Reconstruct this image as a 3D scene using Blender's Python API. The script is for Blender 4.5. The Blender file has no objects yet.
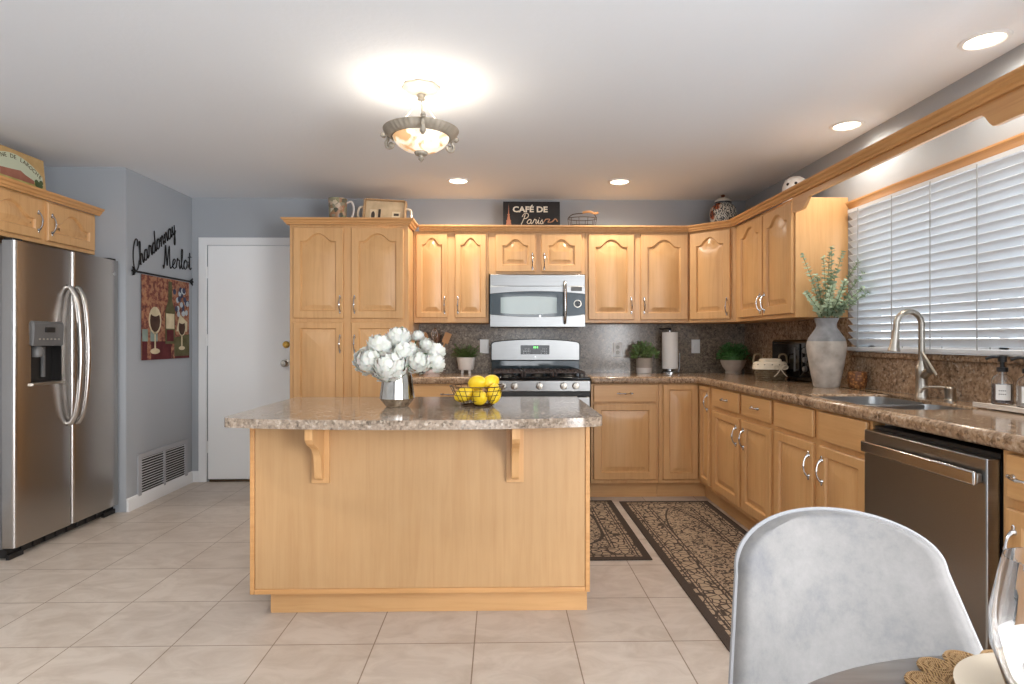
import bpy, bmesh, math, random
from math import sin, cos, pi, radians as R
from mathutils import Vector, Matrix, geometry
random.seed(7)
sc = bpy.context.scene
COL = sc.collection

# ------------------------------------------------------------------ camera, world, light, exposure
cam_d = bpy.data.cameras.new('camera'); cam = bpy.data.objects.new('camera', cam_d); COL.objects.link(cam)
cam.location = (0, 0, 1.22); cam.rotation_euler = (pi/2, 0, -0.02)
cam_d.sensor_width = 36; cam_d.lens = 600/1024*36; cam_d.shift_y = -2/1024
cam_d.clip_start = 0.05
sc.camera = cam
sc.view_settings.view_transform = 'Standard'; sc.view_settings.look = 'None'
sc.view_settings.gamma = 1; sc.view_settings.use_curve_mapping = False
sc.view_settings.exposure = 0.2

w = bpy.data.worlds.new('daylight'); sc.world = w; w.use_nodes = True
bg = w.node_tree.nodes['Background']; bg.inputs['Color'].default_value = (0.90, 0.95, 1.0, 1); bg.inputs['Strength'].default_value = 2.8

def light(name, kind, loc, energy, color=(1, 1, 1), rot=(0, 0, 0), **kw):
    d = bpy.data.lights.new(name, kind); d.energy = energy; d.color = color
    for k, v in kw.items(): setattr(d, k, v)
    o = bpy.data.objects.new(name, d); COL.objects.link(o); o.location = loc; o.rotation_euler = rot
    return o
# daylight coming in through the wide glazed opening behind the camera; the side lamp is an added fill in an unseen opening
light('patio_daylight', 'AREA', (0.6, -2.55, 1.1), 9, (0.98, 0.985, 1.0), (R(90), 0, 0), shape='RECTANGLE', size=1.0, size_y=2.0)
light('added_side_fill', 'AREA', (2.20, -1.0, 1.25), 200, (0.98, 0.985, 1.0), (R(90), 0, R(90)), shape='RECTANGLE', size=2.5, size_y=1.8)

# ------------------------------------------------------------------ materials
def s2l(c):
    return tuple((x/12.92 if x <= 0.04045 else ((x+0.055)/1.055)**2.4) for x in [v/255 for v in c])
class NT:
    def __init__(s, name):
        s.m = bpy.data.materials.new(name); s.m.use_nodes = True; s.t = s.m.node_tree
        s.b = s.t.nodes['Principled BSDF']
    def n(s, typ, **kw):
        nd = s.t.nodes.new(typ)
        for k, v in kw.items():
            if k in nd.inputs.keys(): nd.inputs[k].default_value = v
            else: setattr(nd, k, v)
        return nd
    def l(s, a, b): s.t.links.new(a, b)
    def coord(s, scale=(1, 1, 1), kind='Object', rot=(0, 0, 0)):
        tc = s.n('ShaderNodeTexCoord'); mp = s.n('ShaderNodeMapping')
        mp.inputs['Scale'].default_value = scale; mp.inputs['Rotation'].default_value = rot
        s.l(tc.outputs[kind], mp.inputs['Vector']); return mp.outputs['Vector']
    def ramp(s, fac, stops):
        r = s.n('ShaderNodeValToRGB'); e = r.color_ramp.elements
        while len(e) < len(stops): e.new(0.5)
        for el, (p, c) in zip(e, stops): el.position = p; el.color = (*s2l(c), 1)
        s.l(fac, r.inputs['Fac']); return r.outputs['Color']
    def mix(s, fac, a, b, mode='MIX'):
        m = s.n('ShaderNodeMix', data_type='RGBA', blend_type=mode)
        if isinstance(fac, (int, float)): m.inputs[0].default_value = fac
        else: s.l(fac, m.inputs[0])
        for v, i in ((a, 6), (b, 7)):
            if isinstance(v, tuple): m.inputs[i].default_value = (*s2l(v), 1)
            else: s.l(v, m.inputs[i])
        return m.outputs[2]
    def bump(s, h, strength=0.2, dist=0.01):
        b = s.n('ShaderNodeBump'); b.inputs['Strength'].default_value = strength; b.inputs['Distance'].default_value = dist
        s.l(h, b.inputs['Height']); s.l(b.outputs['Normal'], s.b.inputs['Normal'])
    def set(s, **kw):
        for k, v in kw.items(): s.b.inputs[k.replace('_', ' ')].default_value = v
        return s
def plain(name, c, rough=0.5, metal=0.0, noise=0, **kw):
    t = NT(name); t.b.inputs['Roughness'].default_value = rough; t.b.inputs['Metallic'].default_value = metal
    if noise:
        n = t.n('ShaderNodeTexNoise', Scale=14.0, Detail=5.0); t.l(t.coord(), n.inputs['Vector'])
        d = tuple(max(0, x-noise) for x in c); u = tuple(min(255, x+noise) for x in c)
        t.l(t.ramp(n.outputs['Fac'], [(0.3, d), (0.7, u)]), t.b.inputs['Base Color'])
    else: t.b.inputs['Base Color'].default_value = (*s2l(c), 1)
    t.set(**kw); return t.m
def emit(name, c, strength):
    t = NT(name); t.b.inputs['Base Color'].default_value = (*s2l(c), 1)
    t.b.inputs['Emission Color'].default_value = (*s2l(c), 1); t.b.inputs['Emission Strength'].default_value = strength
    return t.m
def wood(name, base, grain, axis='z', rough=0.36):
    t = NT(name); sc_ = {'z': (30, 30, 1.6), 'x': (1.6, 30, 30), 'y': (30, 1.6, 30)}[axis]
    v = t.coord(sc_); n = t.n('ShaderNodeTexNoise', Scale=1.3, Detail=6.0, Roughness=0.62, Distortion=0.6); t.l(v, n.inputs['Vector'])
    big = t.n('ShaderNodeTexNoise', Scale=2.2, Detail=3.0); t.l(t.coord(), big.inputs['Vector'])
    c1 = t.ramp(n.outputs['Fac'], [(0.30, grain), (0.52, base), (0.8, tuple(min(255, x+10) for x in base))])
    c2 = t.ramp(big.outputs['Fac'], [(0.35, tuple(int(x*0.93) for x in base)), (0.65, tuple(min(255, x+8) for x in base))])
    t.l(t.mix(0.42, c1, c2), t.b.inputs['Base Color'])
    t.set(Roughness=rough, Coat_Weight=0.15, Coat_Roughness=0.25); t.bump(n.outputs['Fac'], 0.04, 0.002); return t.m
def granite(name, cols, scale=1.0, streak=(1, 1, 1), rough=0.12):
    t = NT(name); v = t.coord()
    n1 = t.n('ShaderNodeTexNoise', Scale=36.0*scale, Detail=8.0, Roughness=0.75); t.l(v, n1.inputs['Vector'])
    n2 = t.n('ShaderNodeTexNoise', Scale=5.0*scale, Detail=5.0, Roughness=0.6, Distortion=1.2); t.l(t.coord(streak), n2.inputs['Vector'])
    vo = t.n('ShaderNodeTexVoronoi', Scale=95.0*scale); t.l(v, vo.inputs['Vector'])
    dark, mid, tan, light_ = cols
    a = t.ramp(n1.outputs['Fac'], [(0.38, dark), (0.46, mid), (0.55, tan), (0.64, light_)])
    b = t.ramp(n2.outputs['Fac'], [(0.35, dark), (0.55, mid), (0.7, tan)])
    s = t.ramp(vo.outputs['Color'], [(0.15, dark), (0.35, mid), (0.75, tan), (0.95, light_)])
    t.l(t.mix(0.22, t.mix(0.5, a, s), b), t.b.inputs['Base Color']); t.set(Roughness=rough); return t.m
def steel(name, c=(158, 158, 157), rough=0.30, axis='z'):
    t = NT(name); v = t.coord({'z': (260, 260, 1.5), 'y': (260, 1.5, 260), 'x': (1.5, 260, 260)}[axis])
    n = t.n('ShaderNodeTexNoise', Scale=1.0, Detail=3.0); t.l(v, n.inputs['Vector'])
    t.l(t.ramp(n.outputs['Fac'], [(0.3, tuple(x-7 for x in c)), (0.7, c)]), t.b.inputs['Base Color'])
    t.set(Metallic=1.0, Roughness=rough); t.bump(n.outputs['Fac'], 0.03, 0.001); return t.m

M = {}
t = NT('wall_paint'); n = t.n('ShaderNodeTexNoise', Scale=180.0, Detail=3.0); t.l(t.coord(), n.inputs['Vector'])
t.b.inputs['Base Color'].default_value = (*s2l((164, 169, 175)), 1); t.set(Roughness=0.7); t.bump(n.outputs['Fac'], 0.12, 0.003); M['wall'] = t.m
t = NT('ceiling_paint'); n = t.n('ShaderNodeTexNoise', Scale=38.0, Detail=5.0, Roughness=0.6); t.l(t.coord(), n.inputs['Vector'])
t.b.inputs['Base Color'].default_value = (*s2l((231, 237, 244)), 1); t.set(Roughness=0.85); t.bump(n.outputs['Fac'], 0.22, 0.005); M['ceiling'] = t.m
# square ceramic floor tiles laid in a straight grid
t = NT('floor_tile'); tc = t.n('ShaderNodeTexCoord')
mp = t.n('ShaderNodeMapping'); mp.inputs['Location'].default_value = (0.505+0.402*20, -2.418+0.41*20, 0); t.l(tc.outputs['Object'], mp.inputs['Vector'])
br = t.n('ShaderNodeTexBrick', offset=0.0, squash=1.0); t.l(mp.outputs['Vector'], br.inputs['Vector'])
for k, v in (('Scale', 1.0), ('Mortar Size', 0.0026), ('Mortar Smooth', 0.1), ('Brick Width', 0.402), ('Row Height', 0.41), ('Bias', 0.0)): br.inputs[k].default_value = v
br.inputs['Color1'].default_value = (*s2l((196, 184, 172)), 1); br.inputs['Color2'].default_value = (*s2l((203, 192, 181)), 1); br.inputs['Mortar'].default_value = (*s2l((140, 123, 106)), 1)
n1 = t.n('ShaderNodeTexNoise', Scale=5.0, Detail=8.0, Roughness=0.65, Distortion=0.8); t.l(t.coord((1, 1.6, 1)), n1.inputs['Vector'])
cl = t.ramp(n1.outputs['Fac'], [(0.35, (214, 206, 198)), (0.6, (255, 255, 255))])
t.l(t.mix(0.55, br.outputs['Color'], cl, 'MULTIPLY'), t.b.inputs['Base Color'])
iv = t.n('ShaderNodeMath', operation='SUBTRACT'); iv.inputs[0].default_value = 1.0; t.l(br.outputs['Fac'], iv.inputs[1])
t.bump(iv.outputs[0], 0.35, 0.002); t.set(Roughness=0.36); M['tile'] = t.m

MAPLE = (213, 166, 112); GRAIN = (198, 147, 92)
M['wood'] = wood('maple_upright', MAPLE, GRAIN, 'z')
M['wood_x'] = wood('maple_level', MAPLE, GRAIN, 'x')
M['panel'] = wood('maple_island_panel', (194, 154, 108), (184, 141, 94), 'z')
M['walnut'] = wood('cornice_maple', (206, 154, 98), (184, 130, 76), 'x')
M['cornice_y'] = wood('cornice_maple_side', (206, 154, 98), (184, 130, 76), 'y')
M['granite'] = granite('counter_granite', ((56, 44, 37), (146, 118, 92), (188, 158, 128), (230, 212, 190)))
M['granite_i'] = granite('island_granite', ((60, 54, 48), (140, 124, 108), (178, 160, 142), (222, 212, 198)))
M['splash'] = granite('backsplash_granite', ((58, 50, 45), (122, 110, 97), (154, 138, 119), (200, 184, 164)), 1.0, (0.5, 0.5, 1.6), 0.16)
M['steel'] = steel('brushed_steel'); M['steel_y'] = steel('brushed_steel_level', axis='y'); M['steel_x'] = steel('brushed_steel_wide', axis='x')
M['fridge'] = steel('fridge_steel', (186, 182, 178), 0.24, 'y')
M['nickel'] = plain('brushed_nickel', (178, 172, 162), 0.3, 1.0)
M['chrome'] = plain('chrome', (196, 196, 196), 0.18, 1.0)
M['bronze'] = plain('dark_bronze', (92, 76, 60), 0.38, 0.9)
M['white'] = plain('white_paint', (232, 234, 236), 0.45)
M['door'] = plain('white_door_paint', (244, 246, 247), 0.45)
M['plastic'] = plain('white_plastic', (236, 236, 234), 0.35)
M['blackgloss'] = plain('black_gloss', (10, 10, 12), 0.08)
M['black'] = plain('black_matte', (22, 21, 21), 0.5)
M['blackiron'] = plain('wrought_iron', (18, 17, 17), 0.55, 0.3)
M['grate'] = plain('cast_iron_grate', (62, 48, 42), 0.5, 0.2)
M['grey'] = plain('grey_plastic', (92, 92, 92), 0.4)
M['darkglass'] = plain('dark_tinted_glass', (52, 64, 70), 0.05, 0.0, Coat_Weight=0.8, Coat_Roughness=0.03)
M['reflection_glass'] = plain('pale_painted_reflection', (150, 166, 166), 0.06, 0.0, Coat_Weight=0.8, Coat_Roughness=0.03)  # pale tone is a window reflection put into the colour
M['slat'] = plain('blind_slat', (220, 224, 228), 0.5)
M['leaf'] = plain('green_leaf', (96, 130, 60), 0.5, 0, 16)
M['leafdark'] = plain('dark_green_leaf', (58, 108, 48), 0.5, 0, 14)
M['euca'] = plain('sage_leaf', (164, 182, 154), 0.55, 0, 18)
M['stem'] = plain('stem_green', (92, 108, 66), 0.6)
M['petal'] = plain('white_petal', (222, 221, 214), 0.55, 0, 0, Subsurface_Weight=0.15)
M['lemon'] = plain('lemon_peel', (236, 200, 40), 0.4, 0, 14)
M['ceramic'] = plain('pale_ceramic', (226, 220, 214), 0.3)
M['stone'] = plain('grey_stone_pot', (176, 164, 152), 0.7, 0, 10)
M['vase'] = plain('weathered_cement', (176, 168, 158), 0.85, 0, 22)
M['vaseneck'] = plain('weathered_cement_neck', (132, 132, 134), 0.8, 0, 22)
M['merc'] = plain('mercury_glass', (214, 208, 198), 0.1, 1.0, 20)
M['paper'] = plain('paper_towel', (238, 236, 232), 0.9)
M['wicker'] = plain('brown_wicker', (112, 94, 68), 0.7, 0, 20)
M['linen'] = plain('cream_linen', (228, 214, 190), 0.9, 0, 6)
M['spoonwood'] = plain('utensil_wood', (182, 134, 88), 0.6, 0, 10)
M['lens'] = emit('lit_lens', (255, 236, 208), 9.0)
M['bowlglass'] = emit('lit_alabaster', (255, 240, 214), 1.6)
M['pewter'] = plain('antique_pewter', (176, 168, 154), 0.5, 0.4, 18)
M['antique'] = plain('antique_white_metal', (176, 168, 154), 0.5, 0.2)
M['brass'] = plain('brass', (180, 140, 70), 0.25, 1.0)
M['bowlwhite'] = plain('white_bowl_glaze', (186, 184, 180), 0.3)
M['cream'] = plain('cream_glaze', (222, 208, 186), 0.25)
M['led'] = emit('green_digits', (120, 255, 120), 2.0)
M['ink'] = plain('faded_dark_ink', (70, 60, 52), 0.6)
def glass(name, c=(255, 255, 255), rough=0.0, ior=1.45):
    t = NT(name); t.b.inputs['Base Color'].default_value = (*s2l(c), 1); t.set(Roughness=rough, IOR=ior, Transmission_Weight=1.0); return t.m
M['glass'] = glass('clear_glass'); M['pane'] = glass('window_pane', ior=1.02)

# ------------------------------------------------------------------ mesh builder
class MB:
    def __init__(s): s.v = []; s.f = []; s.m = []; s.mi = 0; s.X = Matrix()
    def P(s, p): s.v.append(tuple(s.X @ Vector(p))); return len(s.v)-1
    def F(s, *ids): s.f.append(ids); s.m.append(s.mi)
    def box(s, x0, x1, y0, y1, z0, z1):
        i = [s.P((x, y, z)) for z in (z0, z1) for y in (y0, y1) for x in (x0, x1)]
        for q in ((0, 2, 3, 1), (4, 5, 7, 6), (0, 1, 5, 4), (2, 6, 7, 3), (0, 4, 6, 2), (1, 3, 7, 5)): s.F(*[i[k] for k in q])
        return s
    def prism(s, poly, d0, d1, axis='y'):
        """extrude a 2-D outline between d0 and d1 along an axis (x: poly=(y,z), y: poly=(x,z), z: poly=(x,y))"""
        def mk(a, b, d): return {'x': (d, a, b), 'y': (a, d, b), 'z': (a, b, d)}[axis]
        A = [s.P(mk(a, b, d0)) for a, b in poly]; B = [s.P(mk(a, b, d1)) for a, b in poly]; n = len(poly)
        for k in range(n): s.F(A[k], A[(k+1) % n], B[(k+1) % n], B[k])
        tri = geometry.tessellate_polygon([[Vector((a, b, 0)) for a, b in poly]])
        for a, b, c in tri: s.F(A[a], A[b], A[c]); s.F(B[c], B[b], B[a])
        return s
    def slab(s, loops, z0, z1):
        T = []; Bm = []
        for lp in loops:
            a = [s.P((x, y, z1)) for x, y in lp]; b = [s.P((x, y, z0)) for x, y in lp]; n = len(lp)
            for k in range(n): s.F(b[k], b[(k+1) % n], a[(k+1) % n], a[k])
            T += a; Bm += b
        for a, b, c in geometry.tessellate_polygon([[Vector((x, y, 0)) for x, y in lp] for lp in loops]):
            s.F(T[a], T[b], T[c]); s.F(Bm[c], Bm[b], Bm[a])
        return s
    def lathe(s, prof, c=(0, 0, 0), n=32, axis='z', sx=1, sy=1, wave=None):
        rings = []
        for k, (r, h) in enumerate(prof):
            ring = []
            for i in range(n):
                a = 2*pi*i/n; rr = r*(1+(wave(a, k) if wave else 0))
                p = (rr*cos(a)*sx, rr*sin(a)*sy, h)
                if axis == 'y': p = (p[0], h, p[1])
                if axis == 'x': p = (h, p[0], p[1])
                ring.append(s.P((c[0]+p[0], c[1]+p[1], c[2]+p[2])))
            rings.append(ring)
        for a, b in zip(rings, rings[1:]):
            for i in range(n): s.F(a[i], a[(i+1) % n], b[(i+1) % n], b[i])
        if prof[0][0] > 1e-6: s.F(*rings[0][::-1])
        if prof[-1][0] > 1e-6: s.F(*rings[-1])
        return s
    def tube(s, path, r, n=8, closed=False, caps=True):
        P = [Vector(p) for p in path]; N = len(P); rs = r if isinstance(r, (list, tuple)) else [r]*N
        rings = []; up = None
        for k in range(N):
            if closed: d = P[(k+1) % N]-P[k-1]
            else: d = P[min(k+1, N-1)]-P[max(k-1, 0)]
            if d.length < 1e-9: d = Vector((0, 0, 1))
            d.normalize()
            if up is None: up = d.orthogonal()
            up = (up-d*up.dot(d))
            if up.length < 1e-6: up = d.orthogonal()
            up.normalize(); b = d.cross(up)
            rings.append([s.P(P[k]+(up*cos(2*pi*i/n)+b*sin(2*pi*i/n))*rs[k]) for i in range(n)])
        for k in range(N if closed else N-1):
            a, b = rings[k], rings[(k+1) % N]
            for i in range(n): s.F(a[i], a[(i+1) % n], b[(i+1) % n], b[i])
        if caps and not closed: s.F(*rings[0][::-1]); s.F(*rings[-1])
        return s
    def ball(s, c, r, nu=16, nv=10, sz=1.0, fn=None):
        prof = [(max(1e-7, sin(pi*k/nv)), -cos(pi*k/nv)) for k in range(nv+1)]
        rr = r if isinstance(r, (tuple, list)) else (r, r, r*sz)
        rings = [[s.P((c[0]+p*cos(2*pi*i/nu)*rr[0], c[1]+p*sin(2*pi*i/nu)*rr[1], c[2]+h*rr[2])) for i in range(nu)] for p, h in prof]
        for a, b in zip(rings, rings[1:]):
            for i in range(nu): s.F(a[i], a[(i+1) % nu], b[(i+1) % nu], b[i])
        return s
    def leaf(s, p, d, nrm, L, W, fold=0.15):
        d = Vector(d).normalized(); nrm = Vector(nrm); sd = d.cross(nrm)
        if sd.length < 1e-5: sd = d.orthogonal()
        sd.normalize(); nn = sd.cross(d); p = Vector(p)
        a = s.P(p); b = s.P(p+d*L*0.45+sd*W/2+nn*W*fold); c = s.P(p+d*L); e = s.P(p+d*L*0.45-sd*W/2+nn*W*fold); m = s.P(p+d*L*0.5)
        s.F(a, b, m); s.F(b, c, m); s.F(a, m, e); s.F(m, c, e)
def sm(path, k=6, closed=False):
    """Catmull-Rom smoothing"""
    P = [Vector(p) for p in path]; out = []; n = len(P)
    for i in range(n if closed else n-1):
        p0 = P[i-1] if (i or closed) else P[0]; p1 = P[i]; p2 = P[(i+1) % n]; p3 = P[(i+2) % n] if (closed or i+2 < n) else P[-1]
        for j in range(k):
            t = j/k; out.append(0.5*((2*p1)+(p2-p0)*t+(2*p0-5*p1+4*p2-p3)*t*t+(3*p1-p0-3*p2+p3)*t**3))
    if not closed: out.append(P[-1])
    return out
def obj(name, mb, mat, parent=None, bevel=0, seg=2, smooth=True, angle=35):
    me = bpy.data.meshes.new(name); me.from_pydata(mb.v, [], mb.f)
    mats = mat if isinstance(mat, list) else [mat]
    for m_ in mats: me.materials.append(M[m_] if isinstance(m_, str) else m_)
    me.polygons.foreach_set('material_index', mb.m)
    bm = bmesh.new(); bm.from_mesh(me); bmesh.ops.recalc_face_normals(bm, faces=bm.faces); bm.to_mesh(me); bm.free()
    if smooth:
        me.shade_smooth(); me.set_sharp_from_angle(angle=R(angle))
    me.update()
    o = bpy.data.objects.new(name, me); COL.objects.link(o)
    if parent: o.parent = parent
    if bevel:
        b = o.modifiers.new('bevel', 'BEVEL'); b.width = bevel; b.segments = seg; b.limit_method = 'ANGLE'; b.angle_limit = R(40); b.harden_normals = False
    return o
def tag(o, label, cat, group=None):
    o['label'] = label; o['category'] = cat
    if group: o['group'] = group
    return o
def thing(name, label, cat, loc=(0, 0, 0), rz=0, group=None):
    o = bpy.data.objects.new(name, None); COL.objects.link(o); o.empty_display_size = 0.1
    o.location = loc; o.rotation_euler = (0, 0, rz); return tag(o, label, cat, group)
def struct(name, mb, mat, parent=None, **kw):
    o = obj(name, mb, mat, parent, **kw)
    if not parent: o['kind'] = 'structure'
    return o
def dup(root, loc=None, rz=None, label=None, scale=None):
    r = root.copy(); COL.objects.link(r)
    if loc is not None: r.location = loc
    if rz is not None: r.rotation_euler = (0, 0, rz) if not isinstance(rz, tuple) else rz
    if scale: r.scale = (scale,)*3
    if label: r['label'] = label
    for ch in [c for c in bpy.data.objects if c.parent == root]:
        c = ch.copy(); COL.objects.link(c); c.parent = r
        for g in [q for q in bpy.data.objects if q.parent == ch]:
            d = g.copy(); COL.objects.link(d); d.parent = c
    return r
def text_into(mb, body, size, place, align='CENTER', extrude=0.001, sx=1.0, shear=0, bold=0.0):
    """letters as geometry; place maps (x, y, depth) of the flat text to a point"""
    cu = bpy.data.curves.new('lettering', 'FONT'); cu.body = body; cu.size = size; cu.align_x = align; cu.extrude = extrude; cu.resolution_u = 3; cu.shear = shear; cu.offset = bold
    ob = bpy.data.objects.new('lettering', cu); COL.objects.link(ob)
    dg = bpy.context.evaluated_depsgraph_get(); me = bpy.data.meshes.new_from_object(ob.evaluated_get(dg))
    base = len(mb.v)
    for v in me.vertices: mb.P(place(v.co.x*sx, v.co.y, v.co.z))
    for p in me.polygons: mb.F(*[base+i for i in p.vertices])
    bpy.data.objects.remove(ob); bpy.data.curves.remove(cu); bpy.data.meshes.remove(me)
SCRIPT = {
 'a': (1.15, [[(0, .3), (.3, .9), (.75, .9), (.4, 1), (.1, .6), (.15, .15), (.45, 0), (.75, .35), (.8, .9), (.8, .3), (.95, 0), (1.15, .25)]]),
 'h': (1.1, [[(0, .1), (.35, 1.2), (.5, 2.0), (.35, 2.15), (.25, 1.8), (.22, 0), (.3, .6), (.55, .95), (.75, .8), (.78, .2), (.9, 0), (1.1, .25)]]),
 'r': (.9, [[(0, .1), (.2, .9), (.3, 1.1), (.4, .9), (.65, .9), (.62, .3), (.75, 0), (.9, .2)]]),
 'd': (1.15, [[(0, .2), (.3, .85), (.7, .85), (.4, 1), (.1, .6), (.15, .15), (.45, 0), (.72, .4), (.88, 2.0), (.82, .3), (.95, 0), (1.15, .2)]]),
 'o': (1.0, [[(0, .2), (.15, .6), (.45, 1), (.15, .8), (.1, .3), (.35, 0), (.7, .25), (.75, .7), (.5, 1), (.65, .85), (1.0, .8)]]),
 'n': (1.05, [[(0, .5), (.15, .9), (.22, .6), (.2, 0), (.3, .6), (.5, .95), (.7, .8), (.72, .2), (.85, 0), (1.05, .3)]]),
 'y': (1.0, [[(0, .4), (.15, .95), (.2, .3), (.4, .05), (.65, .4), (.72, .95), (.68, -.4), (.5, -1.0), (.3, -.8), (.45, -.3), (1, .3)]]),
 'e': (.8, [[(0, .15), (.35, .45), (.6, .8), (.4, 1), (.15, .7), (.15, .2), (.45, 0), (.8, .2)]]),
 'l': (.6, [[(0, .15), (.35, 1.1), (.45, 1.9), (.3, 2.1), (.18, 1.7), (.2, .3), (.4, 0), (.6, .15)]]),
 't': (.7, [[(0, .2), (.3, 1.0), (.35, 1.8), (.3, .4), (.45, 0), (.7, .2)], [(.02, 1.3), (.35, 1.38), (.7, 1.35)]]),
 'i': (.55, [[(0, .2), (.2, .95), (.2, .25), (.35, 0), (.55, .2)], [(.24, 1.3), (.3, 1.42)]]),
 's': (.7, [[(0, .15), (.3, .95), (.35, .75), (.55, .35), (.4, 0), (.1, .1), (.3, .02), (.7, .2)]]),
 'C': (1.45, [[(1.25, 1.9), (1.4, 2.4), (1.0, 2.6), (.4, 2.0), (.12, 1.0), (.25, .1), (.75, -.15), (1.15, .1), (1.45, .5)]]),
 'M': (1.75, [[(0, .3), (.12, -.05), (.3, .6), (.52, 2.3), (.62, 1.6), (.75, .25), (.95, 1.2), (1.22, 2.25), (1.27, 1.2), (1.32, .2), (1.5, 0), (1.75, .25)]]),
 'P': (1.15, [[(.1, -.2), (.4, 1.0), (.6, 2.2), (.45, 1.6)], [(.05, 1.6), (.3, 2.3), (.95, 2.45), (1.25, 1.9), (.95, 1.3), (.5, 1.2)]])}
def script_word(mb, word, place, r, n=6):
    x = 0
    for ch in word:
        adv, strokes = SCRIPT[ch]
        for st in strokes: mb.tube([place(x+a, b) for a, b, _ in sm([(p[0], p[1], 0) for p in st], 4)], r, n)
        x += adv
    return x
def word_width(word): return sum(SCRIPT[c][0] for c in word)

# ------------------------------------------------------------------ room shell
XR, YB, ZC = 2.15, 5.21, 2.44
struct('floor', MB().box(-3.6, 2.3, -2.7, 5.35, -0.1, 0), 'tile', smooth=False)
struct('ceiling', MB().box(-3.6, 2.3, -2.7, 5.35, ZC, ZC+0.1), 'ceiling', smooth=False)
m = MB(); m.box(-2.645, -2.52, YB, YB+0.1, 0, ZC); m.box(-2.52, -1.78, YB, YB+0.1, 2.04, ZC); m.box(-1.78, 2.15, YB, YB+0.1, 0, ZC)
struct('wall_back', m, 'wall', smooth=False)
struct('wall_left', MB().box(-3.5, -2.645, 4.30, YB+0.1, 0, ZC), 'wall', smooth=False)
m = MB().box(-3.55, -3.45, -2.6, 4.30, 0, ZC)
struct('wall_alcove', m, 'wall', smooth=False)
WY0, WY1, WZ0, WZ1 = 1.60, 3.57, 1.145, 2.0
m = MB(); m.box(XR, XR+0.12, -2.6, -2.3, 0, ZC); m.box(XR, XR+0.12, 0.3, WY0, 0, ZC); m.box(XR, XR+0.12, -2.3, 0.3, 0, 0.3); m.box(XR, XR+0.12, -2.3, 0.3, 2.2, ZC); m.box(XR, XR+0.12, WY1, YB+0.1, 0, ZC); m.box(XR, XR+0.12, WY0, WY1, 0, WZ0); m.box(XR, XR+0.12, WY0, WY1, WZ1, ZC)  # the unseen opening beside the camera is added to let side fill in
struct('wall_right', m, 'wall', smooth=False)
m = MB(); m.box(-3.5, 0.05, -2.7, -2.6, 0, ZC); m.box(1.15, 2.2, -2.7, -2.6, 0, ZC); m.box(0.05, 1.15, -2.7, -2.6, 2.15, ZC)
struct('wall_front', m, 'wall', smooth=False)
# kitchen window
m = MB()
for a, b, c, d in ((WY0, WY0+0.05, WZ0, WZ1), (WY1-0.05, WY1, WZ0, WZ1), (2.58, 2.63, WZ0, WZ1), (WY0, WY1, WZ0, WZ0+0.05), (WY0, WY1, WZ1-0.05, WZ1)): m.box(XR+0.075, XR+0.115, a, b, c, d)
win = struct('window_1', m, 'white', smooth=False)
obj('pane', MB().box(XR+0.093, XR+0.097, WY0+0.05, WY1-0.05, WZ0+0.05, WZ1-0.05), 'pane', win, smooth=False)
# back door with casing, hinges, knob and deadbolt
m = MB(); m.box(-2.517, -1.783, YB+0.012, YB+0.052, 0.02, 2.035)
door = struct('door_1', m, 'door', bevel=0.003)
m = MB()
for z in (1.80, 1.22, 0.30): m.tube([(-2.517, YB-0.002, z-0.05), (-2.517, YB-0.002, z+0.05)], 0.007, 8)
obj('hinge', m, 'white', door)
m = MB().lathe([(0.032, 0), (0.032, -0.008), (0.012, -0.012), (0.012, -0.04), (0.027, -0.045), (0.03, -0.06), (0.02, -0.072), (0, -0.074)], (-1.845, YB+0.011, 1.02), 24, 'y'); obj('door_knob', m, 'nickel', door)
m = MB().lathe([(0.03, 0), (0.03, -0.008), (0.024, -0.016), (0.0, -0.018)], (-1.845, YB+0.011, 1.18), 24, 'y'); obj('deadbolt', m, 'brass', door)
m = MB()
m.prism([(-2.585, 0), (-2.517, 0), (-2.517, 2.035), (-1.783, 2.035), (-1.783, 0), (-1.715, 0), (-1.715, 2.10), (-2.585, 2.10)], YB-0.018, YB-0.0005, 'y')
m.box(-2.517, -2.50, YB+0.054, YB+0.09, 0, 2.035)
struct('trim_1', m, 'white', bevel=0.004)
m = MB().box(-2.5, -1.80, YB+0.001, YB+0.08, 0.0, 0.018); struct('trim_2', m, 'bronze')
m = MB().prism([(-2.6445, 0), (-2.629, 0), (-2.629, 0.07), (-2.635, 0.09), (-2.6445, 0.095)], 4.302, YB-0.019, 'y'); struct('baseboard_left', m, 'white')
m = MB().box(-2.6445, -2.586, YB-0.014, YB-0.0005, 0, 0.095); struct('baseboard_back', m, 'white')

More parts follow.
